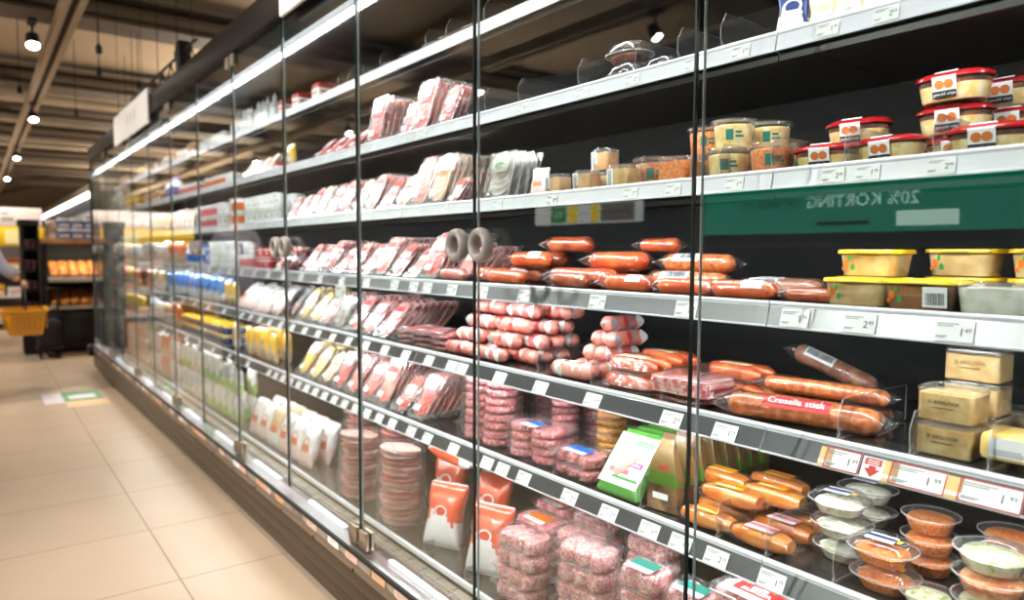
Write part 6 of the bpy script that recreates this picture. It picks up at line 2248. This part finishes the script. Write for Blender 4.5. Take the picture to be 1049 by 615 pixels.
for (x, y) in ((.105, 0.0), (-.105, .22)):
    mb = MB()
    mb.rings([(0, .095, .265, .045, 0, .045), (.02, .10, .27, .048, 0, .045), (.045, .092, .25, .044, 0, .04), (.075, .08, .14, .04, 0, -.01), (.10, .07, .09, .035, 0, -.03)], 0, True, True, 24)
    o = mb.obj('shoe', [SHOE], pr)
    o.location = (x, y, .001)
# head with face, hair
mb = MB()
rs = [(1.555, .070, .085, None, 0, .030), (1.575, .095, .125, None, 0, .030), (1.60, .120, .160, None, 0, .025), (1.635, .138, .178, None, 0, .018), (1.67, .150, .188, None, 0, .010), (1.71, .152, .190, None, 0, .006), (1.745, .140, .176, None, 0, .002), (1.77, .110, .140, None, 0, 0), (1.785, .05, .07, None, 0, 0)]
mb.rings(rs, 0, True, True, 28)
mb.lumps = None
mb.rings([(1.625, .030, .020, None, 0, .112), (1.640, .034, .030, None, 0, .115), (1.660, .022, .022, None, 0, .108), (1.685, .014, .012, None, 0, .100)], 0, True, True, 12)
for sg in (-1, 1):
    mb.rings([(1.630, .010, .018, None, sg * .074, .0), (1.650, .018, .034, None, sg * .079, -.002), (1.680, .018, .036, None, sg * .080, -.004), (1.692, .010, .018, None, sg * .077, -.004)], 0, True, True, 12)
    mb.rings([(1.668, .022, .008, None, sg * .032, .096), (1.676, .028, .010, None, sg * .032, .096), (1.682, .022, .008, None, sg * .032, .095)], 1, True, True, 12)
    mb.rings([(1.672, .010, .004, None, sg * .032, .102), (1.680, .010, .004, None, sg * .032, .102)], 2, True, True, 10)
mb.rings([(1.598, .040, .012, None, 0, .098), (1.604, .048, .016, None, 0, .100), (1.612, .040, .012, None, 0, .101)], 3, True, True, 14)
o = mb.obj('head', [SKIN, WHITE, PRINT, mat('lips', (180, 96, 88), .5)], pr, smooth=60)
mb = MB()
mb.rings([(1.60, .135, .080, None, 0, -.055), (1.64, .158, .115, None, 0, -.046), (1.69, .172, .160, None, 0, -.028), (1.72, .172, .206, None, 0, -.002), (1.76, .158, .194, None, 0, -.004), (1.79, .125, .155, None, 0, -.004), (1.806, .06, .08, None, 0, -.004)], 0, True, True, 28, jit=.04)
o = mb.obj('hair', [HAIR], pr, smooth=60)
# hand closed round the basket handle, plus the free hand
for (hx, hy, hz, curl) in ((.43, -.055, .975, 1), (-.24, .10, .87, 0)):
    J = [((hx - .012, hy + .0, hz + .03), (.018, .026)), ((hx, hy + .03, hz), (.017, .030)), ]
    E_ = [(0, 1)]
    for q in range(4):
        yy = hy - .005 + q * .022
        base = len(J)
        ln = (.9, 1.0, .95, .75)[q]
        if curl:
            J += [((hx + .014, yy, hz - .010), .0095), ((hx + .022, yy, hz - .030 * ln), .009), ((hx + .006, yy, hz - .046 * ln), .0085), ((hx - .012, yy, hz - .036 * ln), .008)]
        else:
            J += [((hx + .004, yy, hz - .025), .0095), ((hx + .006, yy, hz - .050 * ln), .009), ((hx + .010, yy, hz - .075 * ln), .0085), ((hx + .018, yy, hz - .095 * ln), .0075)]
        E_ += [(1, base), (base, base + 1), (base + 1, base + 2), (base + 2, base + 3)]
    b_ = len(J)
    J += [((hx - .006, hy - .022, hz + .006), .011), ((hx - .010, hy - .034, hz - .014), .0095), ((hx + .000, hy - .030, hz - .036), .008)]
    E_ += [(0, b_), (b_, b_ + 1), (b_ + 1, b_ + 2)]
    skin_obj('hand', J, E_, SKIN, 0, 1)

# ------------------------------------------------------------------ opposite side, seen mirrored in the glass
og = empty('opposite_gondola', (-2.6, 3.0, 0))
tag(og, 'dark shelving across the aisle, seen only mirrored in the glass', 'shelving bay')
mb = MB()
mb.box(-3.0, -2.95, -1.5, 9.0, 0, 1.9, 0)
for z in (.1, .5, .9, 1.3, 1.65):
    mb.box(-2.95, -2.45, -1.5, 9.0, z, z + .03, 1)
kid(mb, 'shelving', [WALLD, mat('dim shelf board', (90, 84, 78), .6)], og, smooth=0)
mb = MB()
YB0, YB1 = .95, 2.75
mb.box(-1.53, -1.50, YB0, YB1, 1.36, 1.61, 0, bev=.004)
Mx = frame((-1.498, 0, 1.515), (0, 1, 0), (0, 0, 1))
mb.text('20% KORTING', .088, Mx @ Matrix.Translation((1.80, 0, 0)), 1)
mb.text('OP VERSE VIS', .06, Mx @ Matrix.Translation((2.30, 0, 0)), 2)
mb.quad((1.35, -.13, 0), (1.62, -.13, 0), (1.62, -.06, 0), (1.35, -.06, 0), 1, Mx)
mb.quad((1.75, -.12, 0), (2.02, -.12, 0), (2.02, -.10, 0), (1.75, -.10, 0), 2, Mx)
o = mb.obj('promotion_banner', [mat('backlit green banner', (10, 122, 96), .5, emit=2.2), mat('backlit pale letters', (190, 226, 210), .5, emit=2.6), PRINT])
tag(o, 'backlit green banner with pale lettering, mirrored in the cabinet glass', 'banner')
for yy in (YB0 + .1, YB1 - .1):
    mb = MB()
    mb.tube([(-1.515, yy, 1.61), (-1.515, yy, CEIL - .002)], .003, 6)
    c = mb.obj('hanging_wire', [BLACKM], o)

mb = MB()
mb.box(-1.53, -1.50, 3.25, 4.35, 1.46, 1.60, 0, bev=.003)
for (a_, b_, m_) in ((3.30, 3.62, 3), (3.64, 3.72, 2), (3.74, 3.84, 0), (3.86, 3.96, 2), (3.98, 4.16, 1), (4.18, 4.32, 0)):
    mb.quad((-1.499, a_, 1.47), (-1.499, b_, 1.47), (-1.499, b_, 1.59), (-1.499, a_, 1.59), m_)
Mx = frame((-1.497, 4.07, 1.53), (0, 1, 0), (0, 0, 1))
mb.text('XXL', .06, Mx, 0)
o = mb.obj('promotion_board', [mat('backlit white panel', (225, 230, 225), .5, emit=1.0), mat('backlit leaf green panel', (30, 120, 50), .5, emit=1.4), mat('backlit yellow panel', (230, 200, 20), .5, emit=1.3), mat('backlit grey panel', (120, 112, 104), .5, emit=.7)])
tag(o, 'small backlit board of green, yellow and white panels mirrored in the glass', 'sign board')
for yy in (3.4, 4.2):
    mb = MB()
    mb.tube([(-1.515, yy, 1.60), (-1.515, yy, CEIL - .002)], .003, 6)
    mb.obj('hanging_wire', [BLACKM], o)

# ------------------------------------------------------------------ added uplights in invented troughs, unseen, to brighten the hall ceiling
for j, (x, y, ln, pw_) in enumerate(((-3.3, 1.5, 5.0, 22), (-3.3, 8.5, 7.0, 70), (3.4, 2.5, 6.0, 60), (-2.2, 16.5, 6.0, 150), (3.4, 10.5, 7.0, 150), (-2.2, 24, 6.0, 150), (3.6, 20, 8.0, 170))):
    nm = empty('added_uplight', (x, y, 2.05))
    tag(nm, 'added grey uplight, unseen, that brightens the hall ceiling from below', 'added uplight', 'added uplights of the hall')
    mb = MB()
    mb.box(-.40, .40, -ln / 2, ln / 2, 0, .015, 0)
    mb.box(-.40, -.385, -ln / 2, ln / 2, .015, .09, 0)
    mb.box(.385, .40, -ln / 2, ln / 2, .015, .09, 0)
    for yy in (-ln * .4, ln * .4):
        mb.tube([(0, yy, .015), (0, yy, CEIL - 2.052)], .004, 6)
    mb.obj('housing', [BEAM], nm, smooth=0)  # invented box around the added area light
    l = arealight('ceiling_fill_light', (x, y, 2.10), (PI, 0, 0), .74, ln - .1, pw_, (1.0, .87, .72))

# ------------------------------------------------------------------ world, camera, view
w = bpy.data.worlds.new('World')
SC.world = w
w.use_nodes = True
w.node_tree.nodes['Background'].inputs[0].default_value = (1.0, .82, .62, 1)
w.node_tree.nodes['Background'].inputs[1].default_value = 0.25

cam = bpy.data.cameras.new('Camera')
co = bpy.data.objects.new('Camera', cam)
C.objects.link(co)
Mc = Matrix((rt, up, -fw)).transposed().to_4x4()
Mc.translation = Vector((0, 0, CZ))
co.matrix_world = Mc
cam.sensor_width = 36.0
cam.lens = F / W * 36.0
cam.clip_start = .05
cam.clip_end = 100
cam.dof.use_dof = True
cam.dof.focus_distance = 1.5
cam.dof.aperture_fstop = 2.6
SC.camera = co

vs = SC.view_settings
vs.view_transform = 'Standard'
vs.look = 'None'
vs.gamma = 1.0
vs.use_curve_mapping = False
vs.exposure = 1.15
SC.cycles.max_bounces = 8
SC.cycles.transparent_max_bounces = 24
SC.cycles.diffuse_bounces = 3
SC.cycles.glossy_bounces = 4
SC.cycles.caustics_reflective = False
SC.cycles.caustics_refractive = False
SC.cycles.sample_clamp_indirect = 6.0
SC.cycles.use_denoising = True
print('THINGS', COUNT[0])
